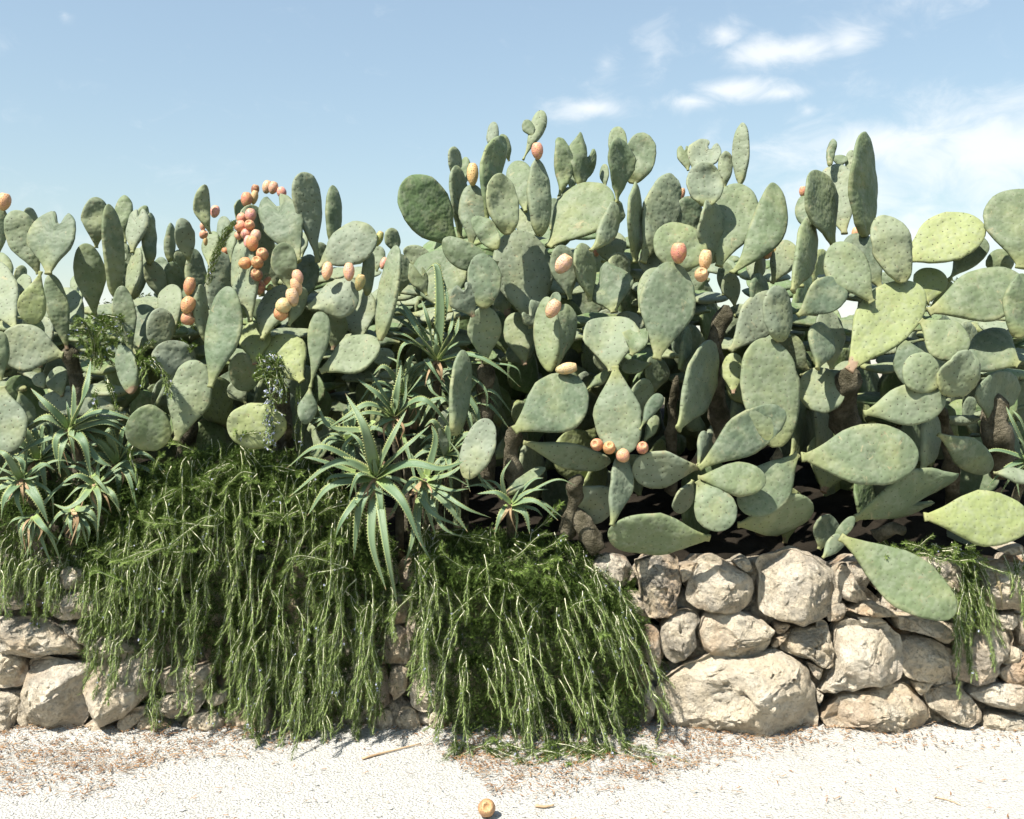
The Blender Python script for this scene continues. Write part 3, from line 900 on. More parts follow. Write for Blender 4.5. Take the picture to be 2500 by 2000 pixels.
PADS = '''
640 725 606 500 84 .22 .7 -.05 w
95 670 33 512 80 .10 .25 .0
118 670 148 516 104 .05 -.15 .35 h
89 567 67 507 36 .7 .6 0
-10 640 4 508 44 .32 .5 0
100 662 74 790 66 -.05 .2 .05 Yn
165 855 124 668 54 .12 .35 .1 K
40 805 -30 640 100 .2 -.2 .5
25 700 -5 618 44 .6 -.2 .4
62 722 57 672 38 .35 -.3 .5 e
45 705 53 648 28 .8 .8 0
205 802 138 703 80 .25 -.1 .6
198 745 180 672 34 .9 -.3 .5
232 770 208 594 74 .2 .3 -.05
236 606 236 481 62 .25 .45 -.05 B
281 726 258 499 44 .1 1.1 .0 e
285 592 284 535 20 .6 .6 0
305 594 307 480 42 .5 0 .15 B
324 618 335 506 52 .3 -.35 .3 h
362 600 354 502 38 .7 .3 .1 b
366 646 373 519 30 .35 1.2 0 e
303 692 303 592 38 .5 .2 .1
287 632 312 630 18 .3 0 .5
307 716 300 638 32 .4 .6 0
320 727 338 606 32 .25 -.7 .2 e
324 732 352 590 36 .45 -.5 .1 e
400 738 364 636 46 .4 .6 -.05
395 692 390 628 38 .9 -.1 .4 e
414 642 415 544 20 .5 1.5 0 e
463 642 440 533 48 .3 .35 -.1 B
456 694 432 610 38 .55 .6 -.1
440 728 414 640 46 .5 .6 -.1
425 812 416 696 60 .2 -.2 .45
330 872 354 745 74 .25 -.2 .45
386 852 393 752 70 .1 .35 -.05 e
322 866 297 700 54 .12 .2 .1
503 836 490 694 30 .05 1.2 .1 e
480 792 485 606 54 .5 .6 0
155 868 2 832 112 .08 .1 .1 w
112 832 62 772 44 .3 -.2 .5 Y
4 930 0 810 48 -.05 .3 .1
152 968 132 895 54 .2 -.2 .3 K
5 943 12 1107 122 -.1 -.1 .15 w
48 955 76 1032 44 .05 .6 .2
108 948 88 915 34 .15 -.3 .5
300 1000 100 985 62 .2 0 .3
322 962 297 845 50 -.02 -.3 .1 Ke
424 938 423 831 108 .05 .3 -.05 w
430 1078 480 880 104 .0 .15 .15
418 1062 307 1042 108 -.12 .15 -.3 we
515 571 494 455 38 .25 .4 .1 bB
545 622 545 527 36 .55 -.2 .4
512 652 520 565 38 .5 -.3 .5
552 642 558 578 26 .5 .2 .1
578 538 590 488 32 .65 .7 -.1
730 640 655 463 100 .15 -.05 .35 Bh
775 642 738 421 66 .2 .55 .05 s
812 602 819 451 40 .4 .7 .1 e
778 650 914 560 94 .05 -.1 .3 B
737 629 738 567 28 .5 -.3 .4
726 582 718 530 24 .7 .5 0
718 530 716 498 20 .7 .5 0
780 645 788 592 36 .5 .5 0
708 707 690 595 62 -.02 .2 .05 B
672 702 660 590 54 .5 .3 0
735 742 755 622 60 .3 -.2 .4
752 752 873 706 90 .0 0 .3 wB
757 948 785 760 52 -.08 .1 .2 s
895 722 906 610 30 .15 1.1 .1 e
920 662 925 600 38 .6 .1 .3
612 786 578 586 66 .05 -.5 .15
565 642 568 560 24 .3 -.3 .3
525 812 546 615 62 .35 .75 -.05
513 947 567 706 82 -.05 -.2 .3
640 830 692 690 78 .1 -.15 .55
706 796 740 704 40 -.02 .6 .1
632 792 635 730 44 .8 .5 -.1
622 890 625 780 76 .1 -.1 .4 KY
738 932 655 832 112 .08 -.1 .4 wY
652 905 560 916 90 .1 .1 -.5
758 946 744 1036 42 -.1 -.2 .2 T
781 908 925 832 82 -.03 -.1 .45
700 1038 556 1040 110 -.05 0 -.0 weY
880 835 870 710 92 .45 -.2 .4
928 833 970 600 48 .0 -.75 .2 e
812 855 825 760 56 .35 .1 -.2 K
945 905 930 850 50 .3 .1 0
600 985 570 930 50 .35 .2 0
1116 606 990 436 114 .15 .45 .12 G
1112 432 1110 358 26 .55 1.2 0 e
1125 582 1108 405 40 .4 .85 .05
1133 460 1137 384 26 .65 -.3 .3
1150 602 1155 452 66 .3 .15 .25
1190 544 1222 337 46 .2 .95 .05 Gb
1240 573 1218 426 80 .05 .2 .1 Be
1284 518 1260 387 66 .55 -.2 .45
1200 377 1206 298 28 .7 -.2 .2
1243 394 1224 328 26 .66 .3 .1
1277 391 1324 267 36 .5 .0 .2 s
1302 336 1283 294 28 .5 .1 .3
1318 578 1320 386 54 .2 .45 .08 e
1290 603 1290 500 64 .5 -.2 .45
1364 480 1362 339 48 .35 .2 .2 Bv
1395 472 1400 385 34 .75 -.2 .3
1412 467 1428 335 64 .4 .35 .1 Bc
1345 562 1354 480 36 .4 -.1 .35 B
1372 542 1396 458 54 .35 .1 .3
1338 603 1480 452 118 .25 -.25 .5 w
1214 610 1158 525 50 .0 .1 .15 Be
1218 642 1080 588 64 .02 .1 .1 Bb
1302 802 1256 562 142 .22 .2 .1 w
1182 753 1176 621 80 -.02 .15 .15 e
1156 774 1120 692 70 -.06 .25 -.05 hK
1185 888 1182 748 78 .05 .24 -.2
1282 892 1254 765 70 .3 -.1 .25 K
1318 802 1292 742 60 .15 .4 .0 d
1095 765 1048 612 136 .45 -.15 .4 w
972 722 986 620 44 .35 .7 0
965 622 958 556 36 .55 .6 0
1010 652 1020 600 64 .75 .2 .1
1042 722 1008 648 46 .25 .2 .2 c
1343 908 1335 725 60 .0 -.6 .15 e
1360 898 1380 745 54 .03 .55 .1
1345 762 1364 712 26 .0 .2 .3
1392 732 1364 600 62 .15 .25 .1
1440 737 1428 592 44 .15 .8 .1
1442 612 1503 493 50 .05 .35 .1 v
1254 1052 1424 933 138 -.08 .05 .3 w
1138 1170 1192 1022 76 -.12 -.1 .15 e
1110 1064 1133 855 44 -.05 .9 .1 e
1084 1122 1090 1000 44 .1 .4 0
1277 1080 1490 1130 60 .0 .1 -.45
1233 1208 1331 1147 26 -.02 .0 1.2 Ke
1400 1188 1488 1258 104 .08 .24 -.5 w
1492 1284 1530 1109 56 -.16 .35 .15
1502 893 1522 1110 114 -.12 -.05 .22 w
1562 1050 1614 964 34 -.12 .2 .3 s
1574 1078 1606 1015 26 -.05 .3 .1
1495 908 1482 772 132 .02 -.1 .5 wu
1540 868 1572 798 64 -.05 -.2 .5 Tu
1540 835 1528 762 70 .25 .1 .3
1500 764 1466 654 118 .2 -.1 .35 wdB
1603 879 1656 638 134 -.06 .1 .2 w
1560 765 1612 652 64 .12 -.2 .45
1515 702 1515 616 46 .3 .6 0
1550 642 1550 463 50 .2 1.0 0 c
1570 642 1646 427 84 .25 .35 .1 B
1500 652 1490 563 74 .45 -.1 .4
1505 497 1513 336 68 .15 .25 -.1 nB
1543 448 1577 323 76 .3 .1 .1 Be
1510 402 1508 312 46 .6 -.1 .4
1478 458 1475 400 24 .5 -.2 .3
1500 562 1507 490 34 .55 .5 .1
1697 432 1735 338 76 .5 -.15 .35 hB
1680 417 1666 355 40 .55 -.1 .3 h
1722 368 1715 341 28 .6 -.1 .3
1727 505 1716 397 84 .15 .1 .15 Be
1745 642 1722 488 64 .18 .7 .0 B
1770 460 1772 371 36 .45 .1 .15 B
1750 470 1745 430 32 .45 .1 .0 Y
1807 451 1813 300 36 .4 -.9 .1 e
1755 652 1812 450 120 .25 -.1 .35 w
1785 667 1888 455 82 .15 .0 .3 v
1724 632 1602 566 110 .08 .1 .15 we
1690 592 1680 480 64 .35 .3 .1
1600 692 1590 600 64 .25 -.1 .4
1795 748 1780 667 42 .35 .3 .1
1765 722 1775 640 38 .55 .2 .1
1840 702 1850 610 46 .55 -.2 .3
1845 702 1860 618 22 .4 1.2 0
1835 772 1870 676 54 .15 .55 .05
1782 857 1902 713 92 .08 .15 .2
1905 836 1895 697 64 -.05 .4 .0 e
1660 902 1676 800 22 .1 .8 .1
1655 1049 1738 845 82 .0 .7 .05
1898 1093 1866 824 140 -.06 .15 .1 we
1790 962 1790 865 54 .15 -.1 .4 YK
1595 962 1605 870 54 .2 .5 -.1
1578 1022 1552 930 64 .05 .5 -.4
1432 952 1486 905 24 .1 -.1 .6
1510 908 1455 858 64 .3 .2 -.2
1590 888 1518 900 32 .1 0 .7
2110 580 2104 323 64 .2 .75 .05 e
2035 602 1990 416 72 .15 .55 .05
2062 572 2036 402 100 .45 -.2 .35
2025 406 2036 338 20 .45 .2 .2 Be
2050 408 2052 378 36 .65 -.1 .3
2075 434 2079 368 28 .65 -.2 .3
1976 572 1960 478 46 .55 -.3 .4
1934 713 1990 535 66 .05 .55 .15
1885 692 1925 588 64 .4 0 .3
2130 739 2036 593 102 .02 .05 .2
2150 702 2076 575 88 .2 -.1 .3
2206 691 2154 524 90 .05 .15 .05 Be
2202 640 2394 545 116 .2 -.15 .45 Yw
2314 686 2398 580 68 .3 -.1 .35 s
2493 657 2502 460 195 .12 -.05 .25 w
2452 684 2438 608 64 .35 .0 .1
2262 742 2280 653 84 .25 -.1 .3 Y
2270 752 2322 690 26 .3 .1 .3 Y
2072 906 2248 688 142 .0 -.1 .4 wYK
2266 762 2505 688 128 .05 -.05 .4 w
2485 827 2496 668 74 -.12 .2 .1 Be
2246 782 2358 862 98 -.07 -.1 .3 w
2192 822 2252 946 88 -.05 -.15 .25
2293 942 2210 880 92 -.14 .1 .1 e
2292 956 2386 870 88 -.18 .24 -.4 eB
2488 892 2372 830 114 .1 -.15 .5 w
2420 1037 2440 905 88 .2 .5 -.2 w
2108 1010 2302 972 98 -.12 .05 .1 w
1948 962 2060 944 112 .12 -.15 .4 we
2030 902 2025 755 72 .1 .2 .15
1994 902 2020 790 64 .0 .35 .25
1947 771 2062 694 84 -.02 .1 .2 w
1955 1116 2241 1106 148 -.15 .0 .25 w
2248 1152 2290 1010 54 .05 .6 .0
2290 1060 2425 1152 76 .0 .2 -.4
2085 1266 2324 1182 100 -.03 .24 -.5 cw
2255 1262 2520 1262 128 -.14 .0 .3 wY
2050 1310 2330 1500 124 -.22 .0 .28 w
2008 1362 2060 1308 32 -.1 .3 -.1
2028 1325 2086 1262 28 -.08 -.5 .3
2000 1342 2030 1258 64 .05 .3 -.1
2425 1155 2525 1166 34 -.02 0 1.0
1800 1282 1990 1248 90 .02 .1 -.7 w
1706 1144 1906 1002 94 -.1 .2 .12
1948 1108 1812 1248 114 -.05 .05 .2 w
1703 1167 1872 1170 78 -.16 -.05 .35
1702 1174 1778 1290 98 -.2 -.1 .3 w
1704 1140 1546 1148 88 -.1 .15 -.5
1690 1172 1652 1252 44 -.02 .4 -.2
1705 1136 1727 1054 20 -.05 .8 0
1734 1314 1486 1308 100 -.15 .1 -.55 w
'''
for line in PADS.strip().splitlines():
    f = line.split()
    nums = [float(v) for v in f[:8]]
    pad(*nums, flags=f[8] if len(f) > 8 else '')

# shaded pads deeper in the hedge; cork tint on some darkens the inside
SKYLINE = [(0, 690), (150, 740), (400, 760), (480, 690), (700, 640), (900, 690), (1000, 730), (1100, 600), (1200, 540), (1400, 560), (1550, 590), (1800, 620), (1900, 720), (2000, 650), (2150, 650), (2250, 730), (2330, 800), (2420, 770), (2500, 730)]
HOLES = [(160, 668, 26), (250, 722, 26), (345, 705, 34), (455, 648, 16), (648, 735, 30), (1765, 680, 30), (1822, 738, 16), (2066, 758, 24), (2345, 660, 34), (30, 662, 24), (1412, 620, 14)]

HOLES = [(hx, hy, hr * .5) for hx, hy, hr in HOLES]


def skyline(x):
    for (a, ya), (b, yb) in zip(SKYLINE, SKYLINE[1:]):
        if a <= x <= b:
            return ya + (yb - ya) * (x - a) / (b - a)
    return 700


gx = -30
while gx < 2540:
    gy = skyline(max(0, min(2500, gx))) + 70
    while gy < 1090:
        x, y = gx + rnd.uniform(-25, 25), gy + rnd.uniform(-20, 20)
        ang = R(rnd.gauss(0, 30))
        ln = rnd.uniform(105, 150)
        tx, ty = x + math.sin(ang) * ln * .5, y - math.cos(ang) * ln * .5
        bx, by = x - math.sin(ang) * ln * .5, y + math.cos(ang) * ln * .5
        w = ln * rnd.uniform(.55, .8)
        if not any(math.hypot(bx + (tx - bx) * t - hx, by + (ty - by) * t - hy) < hr + w * .55 * math.sin(math.pi * max(.15, t)) for hx, hy, hr in HOLES for t in (0, .25, .5, .75, 1)):
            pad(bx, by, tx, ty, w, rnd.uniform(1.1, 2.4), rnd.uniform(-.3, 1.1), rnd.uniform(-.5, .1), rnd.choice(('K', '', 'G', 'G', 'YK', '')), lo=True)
        gy += 62
    gx += 58
made = 0
tries = 0
while made < 190 and tries < 30000:
    tries += 1
    bx = rnd.uniform(-40, 2540)
    by = rnd.uniform(760, 1330)
    if 150 < bx < 980 and by > 1180:
        continue
    ang = R(rnd.gauss(0, 38))
    ln = rnd.uniform(85, 160)
    tx, ty = bx + math.sin(ang) * ln, by - math.cos(ang) * ln
    if ty < skyline(max(0, min(2500, tx))) + 10:
        continue
    w = ln * rnd.uniform(.5, .75)
    bad = False
    for hx, hy, hr in HOLES:
        for t in (0, .25, .5, .75, 1):
            qx, qy = bx + (tx - bx) * t, by + (ty - by) * t
            if math.hypot(qx - hx, qy - hy) < hr + w * .5 * math.sin(math.pi * max(.15, t)):
                bad = True
    if bad:
        continue
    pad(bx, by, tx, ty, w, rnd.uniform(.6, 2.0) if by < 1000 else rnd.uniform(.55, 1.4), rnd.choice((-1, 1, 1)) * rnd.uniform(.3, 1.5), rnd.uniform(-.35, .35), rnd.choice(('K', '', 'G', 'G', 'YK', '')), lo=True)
    made += 1


# flat pads added under the crown to shade the inside of the hedge
made = 0
while made < 170:
    x = rnd.uniform(-60, 2560)
    y = skyline(max(0, min(2500, x))) + rnd.uniform(30, 330)
    ln = rnd.uniform(80, 130) * rnd.choice((-1, 1))
    if any(math.hypot(x + ln * t - hx, y - hy) < hr + 14 for hx, hy, hr in HOLES for t in (0, .5, 1)):
        continue
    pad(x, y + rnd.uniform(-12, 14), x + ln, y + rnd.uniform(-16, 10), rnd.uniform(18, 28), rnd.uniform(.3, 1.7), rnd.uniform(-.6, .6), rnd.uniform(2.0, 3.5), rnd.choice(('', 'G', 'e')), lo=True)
    made += 1
made = 0
while made < 200:  # more flat pads, added as a roof that shades the hedge below
    x = rnd.uniform(-80, 2580)
    y = skyline(max(0, min(2500, x))) + rnd.uniform(6, 150)
    ln = rnd.uniform(100, 160) * rnd.choice((-1, 1))
    if any(math.hypot(x + ln * t - hx, y - hy) < hr + 16 for hx, hy, hr in HOLES for t in (0, .5, 1)):
        continue
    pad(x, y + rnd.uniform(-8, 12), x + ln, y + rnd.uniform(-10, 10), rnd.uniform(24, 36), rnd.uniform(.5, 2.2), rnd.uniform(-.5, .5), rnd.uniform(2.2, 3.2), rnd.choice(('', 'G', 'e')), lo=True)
    made += 1

# woody trunks rising out of the soil
def trunk(pts, r0, r1):
    path = spline(pts, 16)
    r0, r1 = r0 * .62, r1 * .66
    n = len(path)
    own, ob = plant_of(1250 + pts[0].x * FOC / (DIST + pts[0].y))
    vs, fs = tube([p - ob for p in path], [(r0 + (r1 - r0) * i / (n - 1) + 0.02 * noise.noise(path[i] * 9)) * (1 if i < n - 2 else (.8 if i == n - 2 else .3)) for i in range(n)], 14)
    vs = [v + Vector((noise.noise(v * 14), noise.noise(v * 14 + Vector((9, 0, 0))), noise.noise(v * 14 + Vector((0, 9, 0))))) * 0.016 + Vector((noise.noise(v * 34), noise.noise(v * 34 + Vector((5, 0, 0))), 0)) * .008 for v in vs]
    obj('trunk', mesh('trunk', vs, fs, [M_BARK]), own)


TRUNKS = [  # photo pixel and depth along the trunk, radius
    ([(205, 1200, .35), (190, 960, .2), (168, 840, .15)], .085, .05),
    ([(1190, 1180, .3), (1185, 1000, .18), (1186, 880, .1)], .06, .06),
    ([(1270, 1240, .12), (1250, 1120, .04), (1258, 1040, -.02)], .06, .045), ([(1385, 1300, .1), (1400, 1220, .05), (1412, 1160, .0)], .065, .05),
    ([(1460, 1345, .05), (1430, 1290, .05), (1400, 1240, .1)], .075, .065), ([(1640, 1200, .4), (1640, 1020, .3), (1650, 920, .2)], .05, .045),
    ([(1770, 1100, .45), (1740, 880, .25), (1775, 745, .2)], .085, .065),
    ([(2100, 1150, .3), (2060, 1000, .2), (2078, 900, .05)], .12, .075), ([(2455, 1150, .3), (2430, 1040, .2), (2430, 960, .2)], .12, .09),
    ([(1860, 1300, .3), (1890, 1200, .1), (1898, 1092, -.03)], .05, .03), ([(2140, 1310, .05), (2180, 1290, 0), (2215, 1300, -.03)], .05, .045),
    ([(700, 1120, .3), (705, 1060, .15), (700, 1038, -.03)], .03, .025), ([(700, 1130, .5), (690, 1000, .35), (660, 880, .15)], .08, .06),
    ([(450, 1130, .4), (460, 1000, .3), (440, 920, .2)], .07, .05), ([(2330, 1250, .5), (2310, 1050, .3), (2290, 960, .0)], .06, .035),
]
for pts, r0, r1 in TRUNKS:
    trunk([at(*p) for p in pts], r0, r1)


# ------------------------------------------------------------------ prickly pear fruit
def fruit_mesh():
    prof = [(0.0, -1.0), (.22, -.97), (.42, -.86), (.66, -.60), (.84, -.25), (.90, .08), (.84, .42), (.70, .70), (.56, .86), (.46, .92), (.38, .90), (.28, .78), (.12, .70), (0, .69)]
    seg = 18
    vs, fs = [], []
    for r, z in prof:
        for k in range(seg):
            a = 2 * math.pi * k / seg
            q = Vector((math.cos(a) * r, math.sin(a) * r, z))
            rr = r * (1 + 0.05 * noise.noise(q * 2.2))
            vs.append((math.cos(a) * rr, math.sin(a) * rr, z))
    for i in range(len(prof) - 1):
        for k in range(seg):
            k2 = (k + 1) % seg
            fs.append((i * seg + k, i * seg + k2, (i + 1) * seg + k2, (i + 1) * seg + k))
    return mesh('fruit', vs, fs, [M_FRUIT])


ME_FRUIT = fruit_mesh()
COLS = {'o': (0.50, 0.22, 0.125), 'p': (0.60, 0.29, 0.21), 'y': (0.50, 0.39, 0.19), 'g': (0.25, 0.27, 0.10), 'd': (0.26, 0.12, 0.075), 'l': (0.58, 0.36, 0.23)}
FRUITS = '''
10 493 36 42 .3 p
463 699 32 44 .02 o 10
459 745 38 42 .0 o 20
459 778 38 34 .02 o 60
525 517 25 30 .3 p
495 554 15 20 .35 p
497 573 22 22 .35 p 40
502 590 12 20 .35 y
623 464 22 26 .3 d
602 488 30 36 .25 o
621 482 20 34 .28 y
652 457 26 32 .35 l
667 459 26 30 .3 l
688 471 26 28 .3 p
699 489 20 20 .3 o
612 526 30 32 .1 p
590 533 28 24 .12 p 50
587 553 32 28 .08 p 60
610 551 28 28 .05 o f
601 572 30 26 .06 p 60
582 576 20 20 .1 p
624 577 28 32 .04 l
616 595 33 36 .0 o
605 590 22 30 .03 p
641 622 33 34 -.02 o f
598 643 33 30 -.02 o 70
629 642 33 33 -.03 o f
627 672 32 34 -.02 d f
633 702 32 36 .05 d
650 688 16 30 .1 o 40
727 678 30 38 -.06 l -15
724 700 30 44 -.06 l -15
714 726 35 44 -.08 y -10
691 747 42 36 -.09 y 60
685 766 40 32 -.07 o 60
661 707 30 18 .2 g 80
799 662 30 44 -.03 l 5
852 664 30 44 -.03 l 0
879 690 28 40 -.03 g 15
925 583 22 38 .1 g 20
937 643 20 30 .3 p 20
550 614 20 18 .4 o
554 652 14 22 .4 o
1312 369 32 40 .2 p -5
1154 426 32 54 .3 y 0
1375 645 42 50 .05 l 35
1350 754 38 48 -.08 l 30
1383 900 32 52 -.06 y 80
1657 618 43 50 -.02 o 0
1722 635 35 50 -.08 l 5
1712 672 37 38 -.1 l f
1664 474 18 30 .55 p 10
1742 492 14 24 .55 l 0
1872 615 28 36 .4 p 0
1888 614 16 26 .42 y 0
1960 468 20 26 .6 p 0
2090 570 24 30 .4 p 0
1458 1086 34 36 -.14 o -60f
1487 1094 34 36 -.17 o f
1521 1113 38 32 -.17 p -40
1568 1094 33 34 -.15 o f
1456 612 22 30 .5 p 0
440 855 14 18 .1 p 0
'''
for line in FRUITS.strip().splitlines():
    f = line.split()
    x, y, w, h, d = [float(v) for v in f[:5]]
    extra = f[6] if len(f) > 6 else ''
    tilt_cam = 1.05 if 'f' in extra else rnd.uniform(-.25, .35)
    roll = float(extra.replace('f', '') or 0) if extra else rnd.uniform(-15, 15)
    own, ob = plant_of(x)
    wp = at(x, y, d)
    host, _, hostm, _ = min((q for q in ALLPADS if q[1] is own), key=lambda q: (q[3] - wp).length)
    o = obj('fruit', ME_FRUIT, host)
    s = (DIST + d) / FOC
    m = Matrix.Rotation(R(roll), 4, 'Y') @ Matrix.Rotation(tilt_cam, 4, 'X') @ Matrix.Rotation(rnd.uniform(0, 6), 4, 'Z') @ Matrix.Diagonal((w * s * .51, w * s * .51, h * s * .53, 1))
    m.translation = wp
    o.matrix_basis = hostm.inverted() @ m
    c = COLS[f[5]]
    j = rnd.uniform(.85, 1.1)
    g2 = rnd.uniform(.85, 1.08)
    o.color = (c[0] * j, c[1] * j * g2, c[2] * j * rnd.uniform(.8, 1.2), 1)

# ------------------------------------------------------------------ aloes
def aloe_leaf(parent, base_loc, path, width, axis, mats=None):
    n = 18
    P = spline(path, n)
    vs, fs, uv, mi = [], [], [], []
    cross = [(-1.0, 0.34), (-.55, 0.06), (0, -0.06), (.55, 0.06), (1.0, 0.34), (.62, -0.16), (0, -0.36), (-.62, -0.16)]
    m = len(cross)
    frames = []
    for i, p in enumerate(P):
        t = (P[min(i + 1, n)] - P[max(i - 1, 0)]).normalized()
        s = t.cross(axis)
        if s.length < .05:
            s = t.cross(Vector((0.3, -.5, .8)))
        s.normalize()
        if frames and s.dot(frames[-1][1]) < 0:
            s = -s
        if frames:
            s = (s * .6 + frames[-1][1] * .4)
            s = (s - t * s.dot(t)).normalized()
        nn = s.cross(t).normalized()
        if nn.dot(axis) < 0 and not frames:
            s, nn = -s, -nn
        frames.append((p, s, nn, t))
        u = i / n
        hw = width / 2 * (0.92 + 0.28 * smooth01(u, 0, .2)) * max(0.012, (1 - u) ** 0.78)
        for cx, cz in cross:
            vs.append(p + s * cx * hw + nn * cz * hw * (0.95 if cz > 0 else 0.8) - base_loc)
            uv.append((u, cx))
    for i in range(n):
        for k in range(m):
            k2 = (k + 1) % m
            fs.append((i * m + k, (i + 1) * m + k, (i + 1) * m + k2, i * m + k2))
            mi.append(0)
    fs.append(tuple(range(n * m, (n + 1) * m)))
    mi.append(0)
    # teeth along both margins
    L = sum((P[i + 1] - P[i]).length for i in range(n))
    count = max(6, int(L / 0.0135))
    for q in range(1, count):
        u = q / count * 0.93
        i = min(int(u * n), n - 1)
        f = u * n - i
        for side in (0, 4):
            a = vs[i * m + side].lerp(vs[(i + 1) * m + side], f)
            s, nn, t = frames[i][1], frames[i][2], frames[i][3]
            sg = -1 if side == 0 else 1
            ln = min(0.013, width * .17) * (1 - .45 * u) * rnd.uniform(.8, 1.2)
            b = len(vs)
            vs.extend([a - t * ln * .45, a + t * ln * .45, a + s * sg * ln + t * ln * .35 + nn * ln * .15, a - nn * ln * .35])
            uv.extend([(u, 1)] * 4)
            fs.extend([(b, b + 1, b + 2), (b, b + 2, b + 3), (b + 1, b + 3, b + 2)])
            mi.extend([1, 1, 1])
    return obj('leaf', mesh('leaf', vs, fs, mats or [M_ALOE, M_THORN], mi, {'unit': uv}), parent)


def aloe(label, ox, oy, sc, cx, cy, d, leaves, axis=(0, -.72, .69), stalk=None):
    root = at(ox + cx * sc, oy + cy * sc, d)
    A = Vector(axis).normalized()
    foot = Vector((root.x, max(root.y + .25, .2), 0.74))
    t = thing('aloe', label, 'aloe', foot, 'aloes along the top of the wall')
    pth = spline([foot, foot.lerp(root, .5) + Vector((0, .05, .02)), root - A * .01], 8)
    r = .022
    vs, fs = tube([p - foot for p in pth], [r] * 9, 8)
    obj('stem', mesh('stem', vs, fs, [M_BARK]), t)
    leaves = list(leaves)
    own_n = len(leaves)
    for k in range(6):
        a, ln = rnd.uniform(0, 6.28), rnd.uniform(.16, .3) * 480 / sc
        e = (cx + math.cos(a) * ln * .55, cy - math.sin(a) * ln * .5 - .08 * ln)
        leaves.append(((cx, cy), e, (cx + math.cos(a + rnd.uniform(-.3, .3)) * ln, cy - math.sin(a) * ln * .9 + .12 * ln), rnd.uniform(11, 18) / sc))
    for k in range(3):
        x = cx + rnd.uniform(-30, 30) / sc
        leaves.append(((cx, cy), (x, cy + 30 / sc), (x + rnd.uniform(-25, 25) / sc, cy + rnd.uniform(55, 95) / sc), rnd.uniform(6, 11) / sc))
    for k, lf in enumerate(leaves):
        w = lf[-1]
        pts = lf[:-1]
        n = len(pts)
        tot = sum(math.hypot(pts[i + 1][0] - pts[i][0], pts[i + 1][1] - pts[i][1]) for i in range(n - 1)) * sc / 480
        out = min(.14, tot * .38) * rnd.uniform(.5, 1.1)
        tipout = out * rnd.uniform(.1, 1.0)
        dd = [0.01 * rnd.uniform(-1, 1)] + [-out] * (n - 2) + [-tipout]
        if n == 4:
            dd = [0, -out, -out * 1.1, -tipout]
        P = [at(ox + x * sc, oy + y * sc, d + e) for (x, y), e in zip(pts, dd)]
        if own_n <= k < len(leaves) - 3:
            P = [q + Vector((0, .09, 0)) for q in P]
        P[0] = P[0].lerp(root, .55)
        aloe_leaf(t, foot, P, .84 * w * sc * (DIST + d) / FOC, A, [M_DEAD, M_DEAD] if k >= len(leaves) - 3 else None)
    return t


HERO = [((845, 930), (740, 560), (560, 235), 135), ((880, 930), (1000, 680), (1150, 390), 105), ((960, 900), (1130, 760), (1375, 540), 85),
        ((920, 1020), (1180, 915), (1480, 960), (1720, 880), 135), ((820, 990), (480, 900), (20, 1230), 135), ((700, 910), (330, 750), (0, 950), 95),
        ((790, 1060), (420, 1130), (195, 1410), 125), ((830, 1040), (680, 1030), (570, 1340), 80), ((800, 1080), (700, 1330), (640, 1830), 150),
        ((850, 1150), (815, 1640), (950, 2120), 115), ((720, 1200), (540, 1440), (440, 1710), 85), ((900, 1250), (960, 1750), (1060, 2270), 95),
        ((940, 1080), (1110, 1280), (1290, 1700), 130), ((880, 1090), (840, 1140), (1060, 1255), 60), ((800, 930), (700, 700), (560, 590), 65),
        ((870, 1010), (960, 950), (1080, 900), 65), ((850, 1000), (780, 900), (690, 800), 50), ((640, 1000), (430, 1040), (330, 1170), 70), ((420, 930), (280, 870), (160, 850), 60),
        ((870, 1060), (900, 1300), (900, 1500), 90), ((880, 1000), (840, 900), (830, 800), 60)]
aloe('big aloe with long toothed leaves spilling over the rosemary, in the middle of the wall', 700, 900, .2551, 850, 1040, -.14, HERO)
A3 = [((1330, 1090), (1180, 1090), (950, 1480), 85), ((1350, 1100), (1530, 1290), (1730, 1560), 140), ((1150, 1220), (1400, 1390), (1720, 1530), 85),
      ((1290, 1110), (1340, 1320), (1430, 1610), 80), ((1390, 1100), (1560, 1165), (1745, 1150), 65), ((1400, 1060), (1560, 1010), (1750, 870), 75),
      ((1385, 960), (1425, 700), (1385, 530), 95), ((1560, 930), (1650, 870), (1550, 680), 45), ((1400, 1120), (1700, 1330), (1960, 1430), 60),
      ((1250, 1400), (1270, 1600), (1420, 1900), 60), ((1200, 1450), (1200, 1650), (1120, 1900), 70), ((1560, 1180), (1620, 1300), (1600, 1480), 60),
      ((1350, 1150), (1480, 1500), (1700, 1620), 60)]
aloe('smaller aloe tucked against the right side of the biggest aloe', 700, 900, .2551, 1310, 1070, -.02, A3)
A2 = [((1040, 440), (1060, 200), (1100, -60), 105), ((1020, 440), (1045, 330), (1010, 200), 85), ((1000, 420), (870, 250), (670, 95), 105),
      ((1000, 440), (780, 345), (560, 470), (380, 580), 95), ((980, 490), (760, 425), (490, 540), 80), ((1070, 430), (1310, 300), (1610, 610), 115),
      ((1080, 480), (920, 520), (800, 620), 75), ((990, 510), (985, 590), (970, 680), 95), ((1060, 700), (1200, 520), (1310, 340), 60),
      ((1200, 800), (1215, 1000), (1245, 1240), 45), ((1360, 300), (1470, 285), (1560, 350), 60), ((980, 420), (900, 200), (800, 30), 60),
      ((1060, 440), (1130, 300), (1140, 40), 60), ((620, 560), (580, 700), (520, 800), 60), ((500, 780), (420, 560), (290, 340), 90), ((540, 760), (530, 620), (500, 520), 55)]
aloe('aloe rising just above the biggest one, one leaf arching to the right', 700, 900, .2551, 1030, 450, .05, A2)
